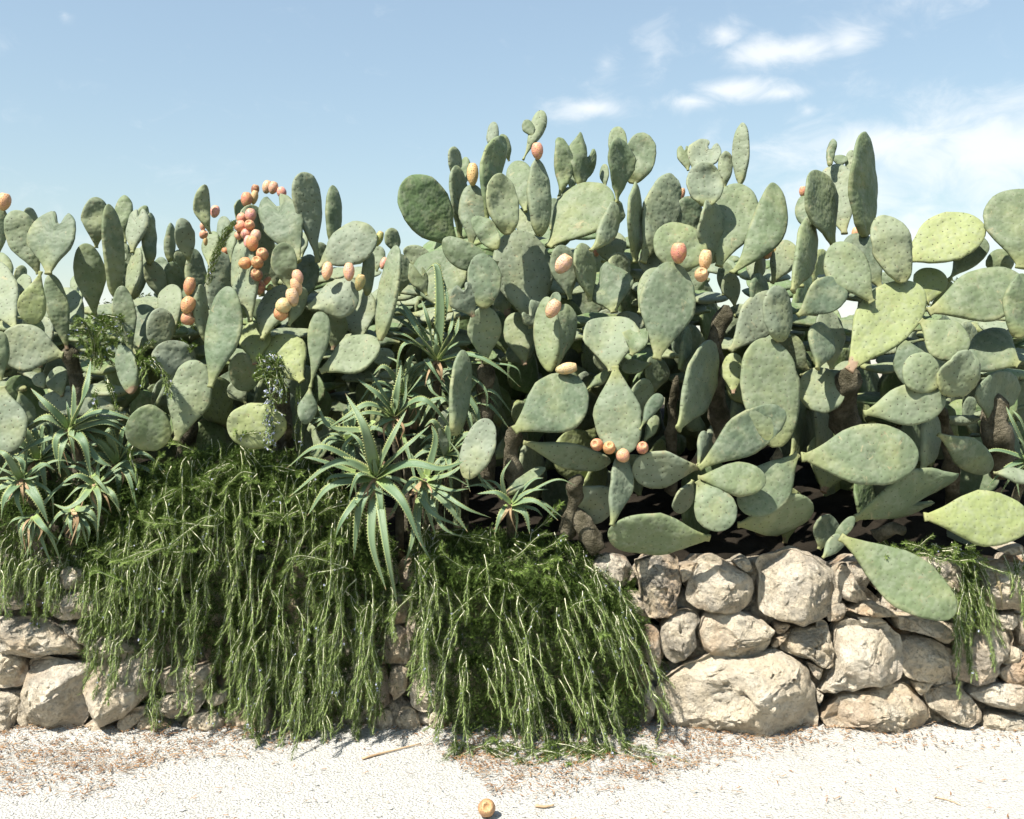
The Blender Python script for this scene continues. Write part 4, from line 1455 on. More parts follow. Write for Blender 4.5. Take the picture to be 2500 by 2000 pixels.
A4 = [((520, 1200), (540, 700), (500, 220), (350, 310), 145), ((520, 1200), (490, 1000), (490, 840), 95), ((540, 1190), (640, 900), (680, 690), 75),
      ((560, 1190), (690, 950), (740, 740), 110), ((480, 1190), (300, 900), (100, 560), 115), ((470, 1150), (410, 800), (340, 560), 90),
      ((560, 1220), (850, 1150), (1150, 1290), (1380, 1490), 125), ((460, 1210), (300, 1050), (0, 950), 95), ((400, 940), (150, 1050), (60, 1500), 85),
      ((480, 1200), (200, 960), (-60, 890), 75), ((590, 900), (610, 600), (550, 280), 70), ((980, 1280), (850, 1420), (800, 1560), 55),
      ((960, 1350), (1000, 1500), (1030, 1740), 60), ((250, 1180), (450, 1290), (680, 1640), 70), ((260, 1400), (450, 1530), (660, 1660), 60),
      ((300, 760), (160, 640), (60, 700), 70), ((350, 620), (200, 760), (60, 900), 50), ((760, 1250), (640, 1300), (500, 1290), 80), ((420, 1500), (390, 1320), (400, 1200), 80),
      ((1150, 1260), (1300, 1270), (1400, 1440), 50), ((820, 1560), (900, 1700), (960, 1900), 120), ((180, 600), (90, 680), (-20, 900), 120), ((120, 640), (60, 760), (-60, 840), 90)]
aloe('upright aloe highest on the bank, below the broad pale pads', 950, 600, .2319, 500, 1200, .12, A4, (0, -.5, .86))
A5 = [((770, 1200), (900, 900), (960, 540), 130), ((720, 1270), (500, 1030), (320, 850), 105), ((740, 1200), (720, 1080), (700, 985), 45),
      ((850, 1180), (1080, 1105), (1490, 1220), 115), ((760, 1270), (1000, 1175), (1300, 1190), 75), ((860, 1320), (1100, 1215), (1320, 1310), 115),
      ((680, 1260), (480, 1165), (280, 1260), 135), ((700, 1290), (590, 1420), (640, 1790), 115), ((740, 1320), (890, 1440), (960, 1800), 135),
      ((880, 1380), (1030, 1600), (1180, 1680), 105), ((680, 1380), (650, 1500), (620, 1760), 105), ((620, 1390), (350, 1450), (140, 1600), 95), ((780, 1260), (760, 1400), (800, 1650), 80)]
aloe('dark green aloe at the left with one leaf reaching straight up', 0, 750, .2319, 740, 1270, -.02, A5)
A6 = [((220, 720), (60, 480), (-80, 430), 95), ((280, 700), (240, 560), (120, 470), 105), ((200, 720), (90, 660), (-60, 590), 55), ((200, 740), (60, 725), (-100, 740), 65),
      ((180, 760), (0, 830), (-100, 900), 115), ((230, 780), (60, 930), (10, 1170), 125), ((260, 830), (180, 930), (250, 1140), 95), ((300, 780), (400, 950), (510, 1200), 140),
      ((250, 700), (330, 725), (510, 650), 45), ((180, 900), (80, 950), (-40, 1000), 95), ((330, 680), (450, 580), (580, 640), 80)]
aloe('pale sunlit aloe cut off by the left edge of the picture', 0, 1000, .2319, 220, 730, -.08, A6)
A7 = [((330, 1140), (205, 1200), (230, 1440), 55), ((320, 1150), (235, 1280), (250, 1470), 85), ((350, 1150), (350, 1260), (330, 1440), 65), ((400, 1100), (470, 1250), (620, 1390), 85),
      ((380, 1120), (300, 1260), (270, 1470), 45), ((300, 1130), (150, 1160), (60, 1260), 50)]
aloe('little aloe of short curved leaves below the left-edge aloe', 0, 1000, .2319, 330, 1130, -.1, A7)
A8 = [((980, 790), (800, 700), (560, 860), 95), ((1000, 800), (1050, 960), (1030, 1290), 75), ((980, 800), (850, 960), (700, 1040), (560, 990), 95), ((1010, 780), (1130, 770), (1250, 670), 45),
      ((1050, 830), (1190, 900), (1270, 1120), 95), ((960, 560), (1060, 780), (1270, 1070), 65), ((960, 860), (990, 980), (1040, 1080), 85), ((960, 800), (820, 830), (670, 980), 60)]
aloe('shaded aloe at the left, its leaves curling in loops beside the rosemary', 0, 1000, .2319, 990, 790, -.03, A8)
A9 = [((800, 1040), (950, 1080), (1060, 1240), 95), ((760, 1070), (610, 1120), (430, 1400), 75), ((770, 1070), (740, 1200), (770, 1360), 65), ((800, 1080), (830, 1250), (800, 1430), 75),
      ((850, 1100), (930, 1250), (930, 1400), 65), ((700, 1060), (680, 1150), (660, 1200), 35)]
aloe('lowest of the left aloes, dim, with leaves hanging straight down', 0, 1000, .2319, 760, 1050, -.06, A9)
A10 = [((850, 1410), (700, 1310), (480, 1320), 95), ((880, 1430), (1100, 1395), (1350, 1600), 95), ((860, 1470), (1000, 1530), (1050, 1740), 105), ((800, 1470), (740, 1550), (680, 1740), 95),
       ((880, 1400), (1050, 1290), (1250, 1270), 65), ((870, 1390), (910, 1320), (940, 1270), 30), ((720, 1300), (760, 1130), (860, 950), 55), ((650, 1310), (590, 1200), (530, 1150), 45),
       ((1200, 1190), (1330, 1170), (1550, 1240), 40), ((950, 1450), (1100, 1480), (1190, 1560), 60)]
aloe('small aloe between the rosemary mound and the cactus trunks', 1050, 900, .2319, 850, 1430, -.08, A10)
A11 = [((2200, 500), (2060, 150), (1980, -40), 75), ((2250, 400), (2130, 120), (2030, -10), 60), ((2200, 480), (2140, 420), (2120, 350), 40), ((2250, 480), (2150, 330), (2080, 240), 50)]
aloe('few aloe leaves showing in the shade at the right edge', 1950, 1000, .2551, 2230, 480, .1, A11)



def wild_leaves(n, l0, l1):
    out = []
    for k in range(n):
        a = 6.283 * k / n + rnd.uniform(-.25, .25)
        ln = rnd.uniform(l0, l1)
        up = math.sin(a)
        mid = (math.cos(a) * ln * .5, -up * ln * .5 - .16 * ln)
        tip = (math.cos(a) * ln * rnd.uniform(.8, 1), -up * ln * .85 + rnd.uniform(.1, .35) * ln)
        out.append(((0, 0), mid, tip, rnd.uniform(17, 27)))
    return out


for lab, x, y, d, n in (('shaded aloe filling the gap behind the oval pad, right of the biggest aloe', 1090, 1105, .12, 15), ('aloe half hidden behind the upper left leaves of the biggest aloe', 850, 1075, .1, 13),
                        ('dark aloe under the tall narrow edge-on pad in the middle', 1130, 985, .2, 14), ('shaded aloe between the two left clumps, just above the rosemary', 285, 1130, .1, 12),
                        ('aloe rosette half buried behind the curled pad, left of the upright aloe', 985, 960, .22, 13), ('small aloe pushed up against the left-edge pad', 95, 1120, .12, 11)):
    aloe(lab, x, y, 1.0, 0, 0, d, wild_leaves(n, 85, 135))


# ------------------------------------------------------------------ rosemary
def sprig_geometry(path, dens=0.0043, nlen=0.025, flowers=0.0, seed=0, sub=True):
    rg = random.Random(seed)
    vs, fs, mi = [], [], []

    def run(path, r0, fl):
        n = len(path)
        base = len(fs)
        tube(path, [r0 * (1 - .75 * i / (n - 1)) + .0004 for i in range(n)], 4, vs, fs)
        mi.extend([0] * (len(fs) - base))
        L = sum((path[i + 1] - path[i]).length for i in range(n - 1))
        cnt = int(L / dens)
        ph = rg.uniform(0, 6)
        for q in range(cnt):
            u = (q + rg.random() * .6) / cnt
            i = min(int(u * (n - 1)), n - 2)
            f = u * (n - 1) - i
            p = path[i].lerp(path[i + 1], f)
            t = (path[i + 1] - path[i]).normalized()
            s = t.cross(Vector((0.21, .93, .3)))
            s.normalize()
            b = t.cross(s)
            if u < .12 and rg.random() < .6:
                continue
            ph += 2.2
            for w_ in range(3):
                a = ph + w_ * 2.0944 + rg.uniform(-.4, .4)
                o = (s * math.cos(a) + b * math.sin(a))
                dirn = (o * rg.uniform(.7, 1.1) + t * rg.uniform(.35, .8)).normalized()
                ln = nlen * rg.uniform(.6, 1.15) * (1 - .35 * smooth01(u, .85, 1))
                sd = dirn.cross(t + o * .3).normalized() * .0015
                k = len(vs)
                vs.extend([p - sd * .6, p + sd * .6, p + dirn * ln * .55 + sd, p + dirn * ln * .55 - sd, p + dirn * ln + t * ln * .12])
                fs.extend([(k, k + 1, k + 2, k + 3), (k + 3, k + 2, k + 4)])
                mi.extend([1, 1])
            if fl and rg.random() < fl:
                c = p + (s * rg.uniform(-1, 1) + b * rg.uniform(-1, 1)) * .008
                for e in range(4):
                    d1 = Vector((rg.uniform(-1, 1), rg.uniform(-1, 1), rg.uniform(-1, 1))).normalized() * .0065
                    d2 = d1.cross(Vector((rg.uniform(-1, 1), rg.uniform(-1, 1), rg.uniform(-1, 1)))).normalized() * .004
                    k = len(vs)
                    vs.extend([c - d2 * .4, c + d1 * .6 - d2, c + d1 * 1.1, c + d1 * .6 + d2])
                    fs.append((k, k + 1, k + 2, k + 3))
                    mi.append(2)
        return L
    L = run(path, .0017, flowers)
    if sub and L > .25:
        for q in range(rg.randint(1, 3)):
            i = rg.randint(3, len(path) - 5)
            t = (path[i + 1] - path[i]).normalized()
            o = Vector((rg.uniform(-1, 1), rg.uniform(-1, .3), rg.uniform(-.3, .3)))
            d0 = (t * .8 + o * .45).normalized()
            l2 = L * rg.uniform(.14, .3)
            run(spline([path[i], path[i] + d0 * l2 * .5, path[i] + (d0 * .55 + t * .6).normalized() * l2], 6), .0011, flowers * .7)
    return vs, fs, mi


SPRIGS = []
for k in range(26):
    L = [.18, .26, .34, .42, .5, .6][k % 6] * rnd.uniform(.92, 1.08)
    bow = rnd.uniform(.02, .16) * L
    sx = rnd.uniform(-.10, .10) * L
    pts = [Vector((0, 0.02, 0)), Vector((sx * .3, -bow * .6, -.12 * L)), Vector((sx, -bow, -.45 * L)), Vector((sx * .6 + rnd.uniform(-.05, .05) * L, -bow * .8, -.8 * L)),
           Vector((sx * .3 + rnd.uniform(-.09, .09) * L, -bow * 1.1 - rnd.uniform(.0, .12) * L, -L))]
    path = spline(pts, 20)
    v, f, m = sprig_geometry(path, flowers=.05 if k % 5 == 0 else .006, seed=k)
    SPRIGS.append((L, mesh('sprig', v, f, [M_STEM, M_NEEDLE_LIT, M_FLOWER], m, smooth=False)))
SPRIGS.sort(key=lambda q: q[0])


def place_sprig(root, ob, p, length, ang, lean=0.0):
    """hang one sprig from p; ang turns it in the picture plane, lean brings its end forward"""
    cands = sorted(SPRIGS, key=lambda q: abs(q[0] - length))[:5]
    L, me = rnd.choice(cands)
    o = obj('sprig', me, root)
    sc = max(.75, min(1.3, length / L))
    m = Matrix.Rotation(ang, 4, 'Y') @ Matrix.Rotation(-lean, 4, 'X') @ Matrix.Rotation(rnd.uniform(-.9, .9), 4, 'Z') @ Matrix.Scale(sc, 4)
    m.translation = p - ob
    o.matrix_basis = m
    return o


def traced_sprig(root, ob, pts, flowers=0.01, dens=.0036, nlen=.021):
    path = spline([at(*p) - ob for p in pts], 18)
    v, f, m = sprig_geometry(path, dens=dens, nlen=nlen, flowers=flowers, seed=rnd.randint(0, 9999))
    return obj('sprig', mesh('sprig', v, f, [M_STEM, M_NEEDLE_LIT, M_FLOWER], m, smooth=False), root)


def rosemary(label, px, py, d):
    loc = at(px, py, d)
    return thing('rosemary', label, 'rosemary', loc, 'rosemary trailing over the wall'), loc


def interp(tab, x):
    if x <= tab[0][0]:
        return tab[0][1]
    for (a, ya), (b, yb) in zip(tab, tab[1:]):
        if a <= x <= b:
            return ya + (yb - ya) * (x - a) / (b - a)
    return tab[-1][1]


def curtain(root, ob, x0, x1, top, bottom, n, fan=lambda x: 0.0, d_face=-.05, crest=None):
    """sprigs hung in tiers so that they cover the stretch from top(x) to bottom(x)"""
    for i in range(n):
        x = rnd.uniform(x0, x1)
        yt, yb = interp(top, x), interp(bottom, x)
        if i % 4 == 0:
            y = yt + rnd.uniform(-20, 60)
        else:
            y = yt + (yb - yt) * rnd.random() ** 1.15 * .8
        room = (yb - y) + rnd.uniform(-70, 12)
        if room < 55:
            y -= 60
            room = 60 + rnd.uniform(0, 40)
        f = (y - yt) / max(60, yb - yt)
        zt = at(x, y, 0).z
        d = .14 - (.14 - d_face) * smooth01(y, yt, yt + 110) - .10 * rnd.random()
        d = min(d, .25) + rnd.uniform(-.03, .05)
        ln = min(room / 505, rnd.uniform(.22, .6))
        place_sprig(root, ob, at(x, y, d), ln, fan(x) + R(rnd.gauss(0, 5)), rnd.uniform(-.05, .25))


def mound(root, ob, x0, x1, top, depth, n, lmin=.16, lmax=.34):
    """sprigs standing or arching over the crest of the bank"""
    for i in range(n):
        x = rnd.uniform(x0, x1)
        y = interp(top, x) + rnd.uniform(-5, depth)
        d = .14 - .26 * (y - interp(top, x)) / depth + rnd.uniform(-.05, .05)
        ang = rnd.choice((-1, 1)) * R(rnd.uniform(20, 150))
        place_sprig(root, ob, at(x, y, d), rnd.uniform(lmin, lmax), ang, rnd.uniform(.2, 1.2))


def foliage(root, ob, x0, x1, top, bottom, n, d0, cover):
    """the leafy mass behind the hanging sprigs"""
    vs, fs, mi = [], [], []
    k0 = 0
    while k0 < n:
        x = rnd.uniform(x0, x1)
        yt, yb = interp(top, x), interp(bottom, x)
        f = rnd.random() if rnd.random() < .72 else rnd.random() * .28
        y = yt + (yb - yt) * f
        if rnd.random() > cover(x, y, f):
            continue
        zt = at(x, y, 0).z
        d = (.14 - (.14 - d0) * smooth01(y, yt, yt + 110)) + rnd.uniform(-.05, .06)
        hang = Vector((rnd.gauss(0, .7), -.3 + rnd.gauss(0, .5), -.6 + rnd.gauss(0, .6))).normalized()
        p = at(x, y, d + rnd.uniform(-.03, .03)) - ob
        ln = rnd.uniform(.03, .07)
        for q in range(13):
            o = Vector((rnd.uniform(-1, 1), rnd.uniform(-1, .5), rnd.uniform(-.5, .7))).normalized()
            dirn = (o * .8 + hang * .6).normalized()
            b = p + hang * ln * q / 12
            l2 = rnd.uniform(.012, .024)
            sd = dirn.cross(o + Vector((.1, .2, .3))).normalized() * .0014
            k = len(vs)
            vs.extend([b - sd * .5, b + sd * .5, b + dirn * l2 * .6 + sd, b + dirn * l2 * .6 - sd, b + dirn * l2])
            fs.extend([(k, k + 1, k + 2, k + 3), (k + 3, k + 2, k + 4)])
        k0 += 1
    o = obj('foliage', mesh('foliage', vs, fs, [M_NEEDLE_SHADE], smooth=False), root)
    o['kind'] = 'stuff'
    return o


topL = [(195, 1330), (300, 1210), (380, 1140), (500, 1090), (620, 1090), (760, 1110), (850, 1200), (960, 1330)]
botL = [(195, 1600), (215, 1690), (330, 1715), (430, 1765), (560, 1735), (600, 1800), (690, 1845), (760, 1830), (820, 1775), (870, 1790), (930, 1790), (960, 1560)]
rA, lA = rosemary('curtain of trailing rosemary at the left, thinning out over the pale stones', 400, 1330, .2)
curtain(rA, lA, 200, 590, topL, [(195, 1480), (215, 1560), (330, 1590), (430, 1640), (590, 1700)], 100)
curtain(rA, lA, 215, 600, [(195, 1430), (400, 1480), (600, 1560)], botL, 45)
mound(rA, lA, 300, 600, topL, 220, 26)
rB, lB = rosemary('dense curtain of rosemary hanging to the ground below the biggest aloe', 780, 1330, .2)
curtain(rB, lB, 560, 965, topL, botL, 132)
curtain(rB, lB, 570, 790, [(570, 1480), (790, 1500)], botL, 40)
mound(rB, lB, 580, 880, topL, 190, 26)
topR = [(990, 1300), (1080, 1290), (1200, 1290), (1350, 1310), (1450, 1340), (1540, 1400), (1600, 1540)]
botR = [(990, 1600), (1040, 1720), (1100, 1840), (1180, 1890), (1300, 1905), (1400, 1880), (1500, 1860), (1580, 1850), (1610, 1800)]
foliage(rA, lA, 205, 590, topL, botL, 6500, .02, lambda x, y, f: 1.0 if y < interp([(200, 1430), (340, 1500), (480, 1560), (600, 1640)], x) else .22)
foliage(rB, lB, 560, 960, topL, botL, 7000, .0, lambda x, y, f: 1.0 if y < interp([(560, 1640), (780, 1790), (850, 1700), (960, 1480)], x) else .35)
rC, lC = rosemary('rounded mound of bright rosemary sweeping right and spreading onto the gravel', 1300, 1330, .2)
fanR = lambda x: -R(interp([(990, -2), (1150, 2), (1300, 13), (1450, 20), (1600, 24)], x))
curtain(rC, lC, 1010, 1545, topR, botR, 128, fanR, d_face=-.13)
mound(rC, lC, 1030, 1520, topR, 170, 34)
foliage(rC, lC, 1005, 1560, topR, [(1005, 1560), (1060, 1700), (1150, 1830), (1300, 1860), (1560, 1840)], 9000, -.05, lambda x, y, f: 1.0 if x > 1100 else .5)
for k in range(26):     # sprigs creeping out over the gravel
    x = rnd.uniform(1080, 1640)
    p = at(x, rnd.uniform(1800, 1868), -.22)
    p.z = max(.02, rnd.uniform(.015, .05))
    place_sprig(rC, lC, p, rnd.uniform(.2, .34), R(rnd.choice((-1, 1)) * rnd.uniform(60, 88)), rnd.uniform(.3, .9))
rD, lD = rosemary('thin rosemary fringe hanging over the grey stones at the far left', 80, 1330, .2)
curtain(rD, lD, -30, 205, [(-30, 1230), (100, 1300), (205, 1350)], [(-30, 1500), (60, 1490), (130, 1520), (205, 1480)], 90)
foliage(rD, lD, -30, 350, [(-30, 1180), (200, 1170), (350, 1110)], [(-30, 1400), (205, 1430), (350, 1400)], 2600, .03, lambda x, y, f: 1 - .6 * f)  # upper part added as dark cover, standing in for shade between the aloes
rE, lE = rosemary('narrow rosemary tress hanging down beside the drooping pad at the right', 2340, 1330, .1)
TR = [[(2300, 1345, .05), (2345, 1350, -.05), (2352, 1430, -.08), (2340, 1500, -.08)], [(2320, 1340, .02), (2370, 1360, -.06), (2385, 1430, -.09), (2410, 1520, -.1), (2425, 1620, -.1)],
      [(2310, 1350, .05), (2290, 1390, -.08), (2310, 1440, -.09), (2320, 1500, -.09)], [(2335, 1400, -.05), (2365, 1480, -.09), (2368, 1560, -.1), (2370, 1665, -.1)],
      [(2345, 1430, -.05), (2390, 1500, -.09), (2420, 1580, -.1), (2428, 1640, -.1)], [(2330, 1480, -.06), (2345, 1560, -.1), (2338, 1650, -.1), (2342, 1705, -.1)],
      [(2340, 1380, -.05), (2380, 1450, -.07), (2405, 1530, -.09)], [(2350, 1500, -.06), (2362, 1600, -.09), (2372, 1650, -.1)]]
for t in TR:
    traced_sprig(rE, lE, t)
foliage(rE, lE, 2295, 2400, [(2295, 1340), (2400, 1345)], [(2295, 1440), (2350, 1560), (2400, 1520)], 330, -.03, lambda x, y, f: 1 - .5 * f)
curtain(rE, lE, 2290, 2400, [(2290, 1335), (2400, 1345)], [(2290, 1500), (2350, 1600), (2400, 1560)], 46, lambda x: -R(6))
mound(rE, lE, 2170, 2380, [(2170, 1335), (2380, 1330)], 40, 34, .1, .2)
rF, lF = rosemary('few rosemary sprigs over the block with the lizard at the right edge', 2480, 1360, .1)
for t in ([(2450, 1355, .0), (2465, 1390, -.08), (2472, 1430, -.09), (2468, 1460, -.09)], [(2490, 1370, 0), (2478, 1405, -.08), (2470, 1440, -.09)], [(2480, 1390, -.03), (2492, 1450, -.09), (2500, 1530, -.1)],
          [(2495, 1340, 0), (2505, 1420, -.08), (2498, 1500, -.1)], [(2475, 1360, .02), (2485, 1400, -.07), (2488, 1450, -.09)]):
    traced_sprig(rF, lF, t)
rG, lG = rosemary('flowering rosemary sprig hanging in front of the round green pad', 660, 870, .1)
for t in ([(640, 880, .1), (665, 865, .0), (676, 920, -.08), (662, 1000, -.1), (664, 1085, -.1)], [(650, 870, .1), (684, 875, .0), (690, 930, -.06), (678, 985, -.08)]):
    traced_sprig(rG, lG, t, .22, .0026)
for k in range(16):
    traced_sprig(rG, lG, [(655 + rnd.uniform(-20, 20), 885 + rnd.uniform(0, 60), .0), (655 + rnd.uniform(-30, 40), 872 + rnd.uniform(0, 60), -.05), (650 + rnd.uniform(-35, 50), 868 + rnd.uniform(0, 90), -.07)], .04, .0026)
for k in range(14):
    x, y = 655 + rnd.uniform(-8, 12), 930 + k * 11
    traced_sprig(rG, lG, [(x, y, -.09), (x + rnd.uniform(-20, 20), y + 12, -.1), (x + rnd.uniform(-30, 34), y + 30, -.11)], .25, .003, .016)
for t in ([(640, 1140, .05), (590, 1080, -.05), (600, 1060, -.08), (640, 1055, -.1)], [(720, 1150, .05), (735, 1080, -.02), (735, 1000, -.02), (728, 960, .02)], [(725, 1100, .05), (720, 1050, -.02), (732, 1000, .0)]):
    traced_sprig(rG, lG, t, .08)
rH, lH = rosemary('thick rosemary shoot standing up among the fruit cluster', 505, 690, .1)
for dx in (-5, 0, 5):
    traced_sprig(rH, lH, [(505 + dx, 700, .0), (520 + dx, 645, -.03), (545 + dx, 590, -.03), (572 + dx, 540, .0)], .004, .002, .019)
rI, lI = rosemary('rosemary shoots tangled between the cactus trunks at the left', 240, 900, .15)
for t in ([(235, 900, .1), (225, 820, .0), (200, 785, -.05), (180, 800, -.06)], [(235, 900, .1), (240, 830, .02), (262, 790, -.05), (285, 812, -.06)], [(240, 900, .1), (245, 870, .0), (240, 850, -.02), (232, 820, -.02)],
          [(330, 920, .1), (340, 880, -.05), (350, 890, -.1), (346, 945, -.1)], [(350, 910, .1), (370, 880, -.05), (395, 905, -.1), (410, 965, -.1)], [(330, 900, .1), (345, 860, -.02), (370, 835, -.04)],
          [(230, 950, .1), (235, 985, -.02), (240, 1010, -.04)], [(265, 920, .1), (275, 970, -.02), (285, 1005, -.04)], [(200, 880, .15), (230, 850, .05), (280, 865, .0)], [(280, 900, .1), (255, 870, .05), (225, 880, .0)],
          [(325, 1090, -.02), (320, 1120, -.07), (332, 1160, -.08), (340, 1190, -.08)], [(430, 800, .2), (450, 780, .1), (475, 800, .08)], [(440, 830, .2), (455, 850, .08), (470, 840, .05)]):
    for r_ in range(2):
        traced_sprig(rI, lI, [(x + rnd.uniform(-6, 6), y + rnd.uniform(-6, 6), d) for x, y, d in t], .02, .0028)
for k in range(26):
    x, y = rnd.uniform(185, 300), rnd.uniform(785, 900)
    traced_sprig(rI, lI, [(x, y, .18), (x + rnd.uniform(-25, 25), y - 20, .1), (x + rnd.uniform(-45, 45), y - rnd.uniform(-20, 30), .06)], .03, .003)


# ------------------------------------------------------------------ things on the ground
def ground_z(x, y):
    return 0.012 * fbm(Vector((x * 2.2, y * 2.2, 3)), 5) + 0.03 * smooth01(y, -0.28, 0.05) - 0.001


def scatter(name, label, n, maker, where, mats):
    vs, fs, mi = [], [], []
    k = 0
    while k < n:
        q = where()
        if q is None:
            continue
        maker(q[0], q[1], vs, fs, mi)
        k += 1
    o = obj(name, mesh(name, vs, fs, mats, mi, smooth=False))
    tag(o, label, None, None, 'stuff')
    return o


def pebble(x, y, vs, fs, mi):
    r = .0022 + .0045 * rnd.random() ** 2.2
    if rnd.random() < .012:
        r *= 2.0
    z = ground_z(x, y)
    b = len(vs)
    a0 = rnd.uniform(0, 6)
    for k in range(5):
        a = a0 + k * 1.2566 + rnd.uniform(-.25, .25)
        vs.append((x + math.cos(a) * r * rnd.uniform(.8, 1.25), y + math.sin(a) * r * rnd.uniform(.8, 1.25), z + r * rnd.uniform(.0, .5)))
    vs.append((x + rnd.uniform(-.3, .3) * r, y + rnd.uniform(-.3, .3) * r, z + r * rnd.uniform(.45, .8)))
    for k in range(5):
        fs.append((b + k, b + (k + 1) % 5, b + 5))
        mi.append(0 if rnd.random() < .985 else 1)


def anywhere():
    y = -1.12 + 1.16 * rnd.random()
    hw = (DIST + y) * .53
    return rnd.uniform(-hw, hw), y


scatter('gravel', 'loose white gravel chips covering the path', 18000, pebble, anywhere, [M_PEBBLE, M_GREYDRY])


def to_px(x, y):
    return 1250 + x * FOC / (DIST + y), 950 + EYE * FOC / (DIST + y)


def litter_where():
    x, y = anywhere()
    px, py = to_px(x, y)
    lft = interp([(0, 1925), (200, 1940), (330, 1890), (480, 1850), (700, 1825), (900, 1795), (1100, 1840), (1200, 1930), (1350, 1935), (1600, 1900), (1800, 1850), (1900, 1830), (2000, 1812), (2500, 1820)], px)
    dens = 1.0 if py < lft - 20 else max(0.02, 1 - (py - lft + 20) / 45)
    if 760 < px < 1080:
        dens *= .4
    if px > 2200:
        dens *= .55
    dens *= .35 + 1.1 * smooth01(fbm(Vector((x * 3, y * 6, 0)), 3), -.25, .3)
    return (x, y) if rnd.random() < dens else None


def strip(x, y, vs, fs, mi):
    L = rnd.uniform(.010, .036) * (1.3 if rnd.random() < .1 else 1)
    w = rnd.uniform(.001, .003)
    a = rnd.uniform(0, 6.28)
    dx, dy = math.cos(a), math.sin(a)
    z = ground_z(x, y) + rnd.uniform(.003, .012)
    c = rnd.uniform(-.35, .35)
    b = len(vs)
    for k in range(4):
        t = k / 3 - .5
        ww = w * (1 - (2 * t) ** 2 * .8) + .0003
        ox = x + dx * L * t - dy * c * L * t * t
        oy = y + dy * L * t + dx * c * L * t * t
        zz = z + .006 * rnd.random() + (t * rnd.uniform(-.2, .2)) * L
        vs.extend([(ox - dy * ww, oy + dx * ww, zz), (ox, oy, zz + ww * .7), (ox + dy * ww, oy - dx * ww, zz)])
    m = 0 if rnd.random() < .5 else 1
    for k in range(3):
        i = b + k * 3
        fs.extend([(i, i + 1, i + 4, i + 3), (i + 1, i + 2, i + 5, i + 4)])
        mi.extend([m, m])


scatter('leaf_litter', 'rust-brown dry leaf litter scattered on the gravel along the wall', 7000, strip, litter_where, [M_DRY, M_GREYDRY])

fallen = obj('fallen_fruit', ME_FRUIT)
tag(fallen, 'single orange prickly pear fruit lying on the white gravel at the bottom of the picture', 'fruit')
p = at(1188, 1972, 0)
gy = EYE * FOC / (1995 - 950) - DIST
gs = (DIST + gy) / FOC
m = Matrix.Rotation(R(8), 4, 'Y') @ Matrix.Rotation(R(62), 4, 'X') @ Matrix.Diagonal((.037, .037, .041, 1))
gx = (1188 - 1250) * gs
m.translation = (gx, gy, ground_z(gx, gy) + .036)
fallen.matrix_basis = m
fallen.color = (.36, .19, .10, 1)


def stick(label, pts, r):
    P = []
    for x, y in pts:
        gy = EYE * FOC / (y - 950) - DIST
        gx = (x - 1250) * (DIST + gy) / FOC
        P.append(Vector((gx, gy, ground_z(gx, gy) + r * 1.1 + .002)))
    c = P[0].copy()
    path = spline([q - c for q in P], 10)
    vs, fs = tube(path, [r * (1 - .4 * i / 10) + .0008 * noise.noise(path[i] * 90) for i in range(11)], 7)
    o = obj('stick', mesh('stick', vs, fs, [M_STICK]))
    o.location = c
    tag(o, label, 'stick', 'sticks on the gravel')


stick('long pale brown stick on the gravel left of the fallen fruit, below the wall', [(885, 1856), (950, 1838), (1028, 1822)], .0055)
stick('short orange-brown twig on the litter just right of the fallen fruit', [(1308, 1974), (1330, 1976), (1352, 1972)], .006)
stick('thin dry twig lying on the gravel near the right edge', [(2282, 1950), (2315, 1957), (2345, 1968)], .0028)


# a lizard basking on the pale block at the right
def lizard():
    off = PALE_BLOCK.location + WALL_LOC
    skin_pts = [v.co + off for v in PALE_BLOCK.data.vertices]

    def on_stone(x, y, lift):
        d = -.1
        for q in range(3):
            p = at(x, y, d)
            near = [v.y for v in skin_pts if abs(v.x - p.x) < .022 and abs(v.z - p.z) < .022 and v.y < .02]
            if near:
                d = min(near) - lift
        return at(x, y, d)
    body = [(2430, 1386), (2431, 1392), (2433, 1401), (2436, 1414), (2438, 1424), (2440, 1432), (2443, 1445), (2446, 1462), (2446, 1478), (2447, 1492)]
    rad = [.0040, .0062, .0054, .0080, .0076, .0052, .0036, .0026, .0017, .0007]
    c = on_stone(2436, 1414, .006)
    vl, ed, rs = [], [], []
    for (x, y), r in zip(body, rad):
        vl.append(on_stone(x, y, r * .7) - c)
        rs.append(r)
    ed = [(i, i + 1) for i in range(len(body) - 1)]
    for att, pts in ((2, [(2428, 1397), (2424, 1400), (2421, 1395)]), (2, [(2440, 1401), (2443, 1405), (2446, 1402)]), (5, [(2434, 1428), (2431, 1433), (2427, 1432)]), (5, [(2445, 1424), (2449, 1424), (2452, 1427)])):
        prev = att
        for i, (x, y) in enumerate(pts):
            vl.append(on_stone(x, y, .0022) - c)
            rs.append(.0026 - .0005 * i)
            ed.append((prev, len(vl) - 1))
            prev = len(vl) - 1
    me = bpy.data.meshes.new('lizard')
    me.from_pydata(vl, ed, [])
    me.materials.append(M_LIZARD)
    o = obj('lizard', me)
    o.location = c
    sk = o.modifiers.new('skin', 'SKIN')
    lay = me.skin_vertices[0].data if len(me.skin_vertices) else None
    if lay is None:
        bpy.context.view_layer.objects.active = o
        o.select_set(True)
        bpy.ops.mesh.customdata_skin_add()
        lay = me.skin_vertices[0].data
    for i, r in enumerate(rs):
        lay[i].radius = (r, r)
    lay[3].use_root = True
    sb = o.modifiers.new('sub', 'SUBSURF')
    sb.levels = 2
    sb.render_levels = 2
    tag(o, 'small brown-green lizard with a long tail clinging to the pale block at the right', 'lizard')


lizard()


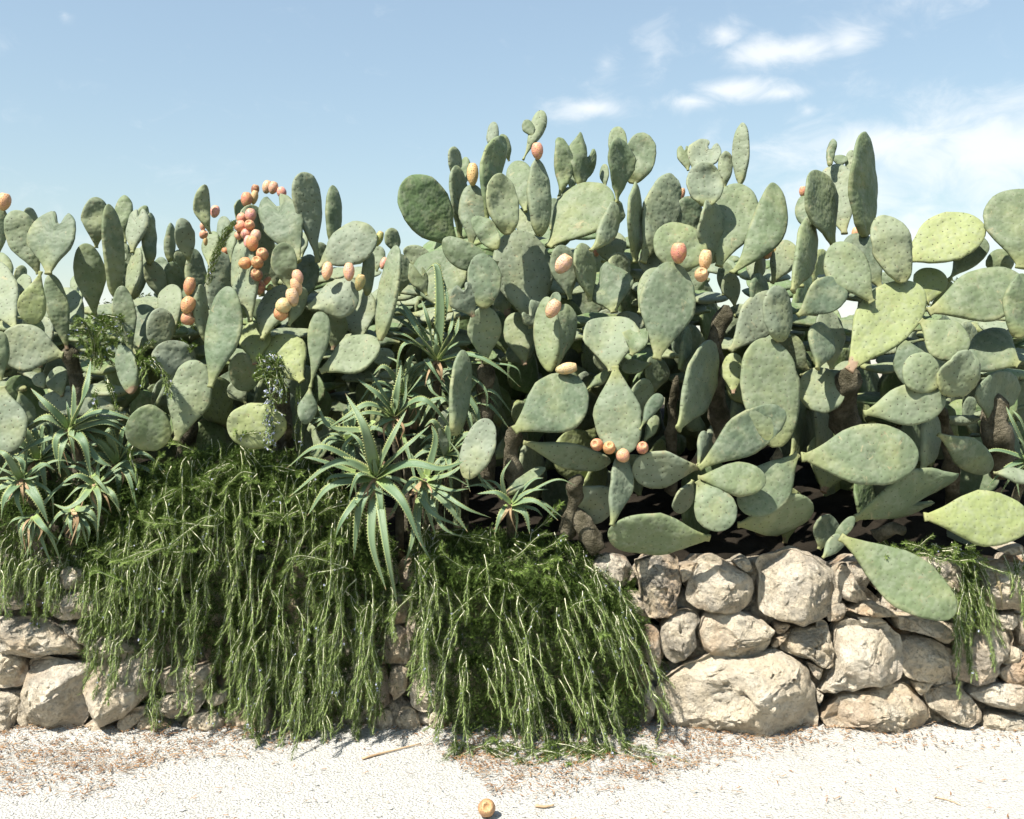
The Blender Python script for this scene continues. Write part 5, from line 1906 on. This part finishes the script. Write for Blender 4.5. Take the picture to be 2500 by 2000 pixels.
# ------------------------------------------------------------------ olive trees far behind
def tree(label, px, py_top, dist_, width, height, seed):
    rg = random.Random(seed)
    d = dist_
    s = (DIST + d) / FOC
    topz = EYE - (py_top - 950) * s
    x = (px - 1250) * s
    t = thing('olive_tree', label, 'tree', (x, d, .7), 'trees beyond the hedge')
    H = topz - .7
    vs, fs = tube(spline([Vector((0, 0, -.1)), Vector((.15, 0, H * .25)), Vector((-.1, 0, H * .5)), Vector((0, 0, H * .8))], 10), [.28 * (1 - .075 * i) for i in range(11)], 10)
    for k in range(5):
        a = k * 1.26
        tube(spline([Vector((0, 0, H * .35)), Vector((math.cos(a) * width * .2, math.sin(a) * width * .2, H * .55)), Vector((math.cos(a) * width * .38, math.sin(a) * width * .38, H * .75))], 6), [.11 * (1 - .12 * i) for i in range(7)], 6, vs, fs)
    obj('trunk', mesh('trunk', vs, fs, [M_TREEBARK]), t)
    lv, lf = [], []
    clumps = []
    for k in range(34):
        a, rr = rg.uniform(0, 6.28), math.sqrt(rg.random()) * width * .48
        zc = H * rg.uniform(.42, .95)
        zc = min(zc, H * (.98 - .25 * (rr / (width * .5)) ** 2))
        clumps.append((math.cos(a) * rr, math.sin(a) * rr, zc, rg.uniform(.25, .5) * width * .28))
    for cx, cy, cz, cr in clumps:
        for q in range(190):
            v = Vector((rg.gauss(0, 1), rg.gauss(0, 1), rg.gauss(0, .8)))
            v = v.normalized() * cr * rg.random() ** .45
            p = Vector((cx, cy, cz)) + v
            p.z = min(p.z, H)
            a = Vector((rg.uniform(-1, 1), rg.uniform(-1, 1), rg.uniform(-1, 1))).normalized() * rg.uniform(.05, .11)
            b = a.cross(Vector((rg.uniform(-1, 1), rg.uniform(-1, 1), rg.uniform(-1, 1)))).normalized() * .028
            k = len(lv)
            lv.extend([p - a, p + b, p + a, p - b])
            lf.append((k, k + 1, k + 2, k + 3))
    obj('crown', mesh('crown', lv, lf, [M_TREELEAF], smooth=False), t)


tree('distant olive tree showing low between the narrow pads at the left', 335, 712, 26, 3.6, 4, 3)
tree('distant grey-green tree top seen between pads near the right edge', 2345, 676, 24, 3.2, 4, 5)
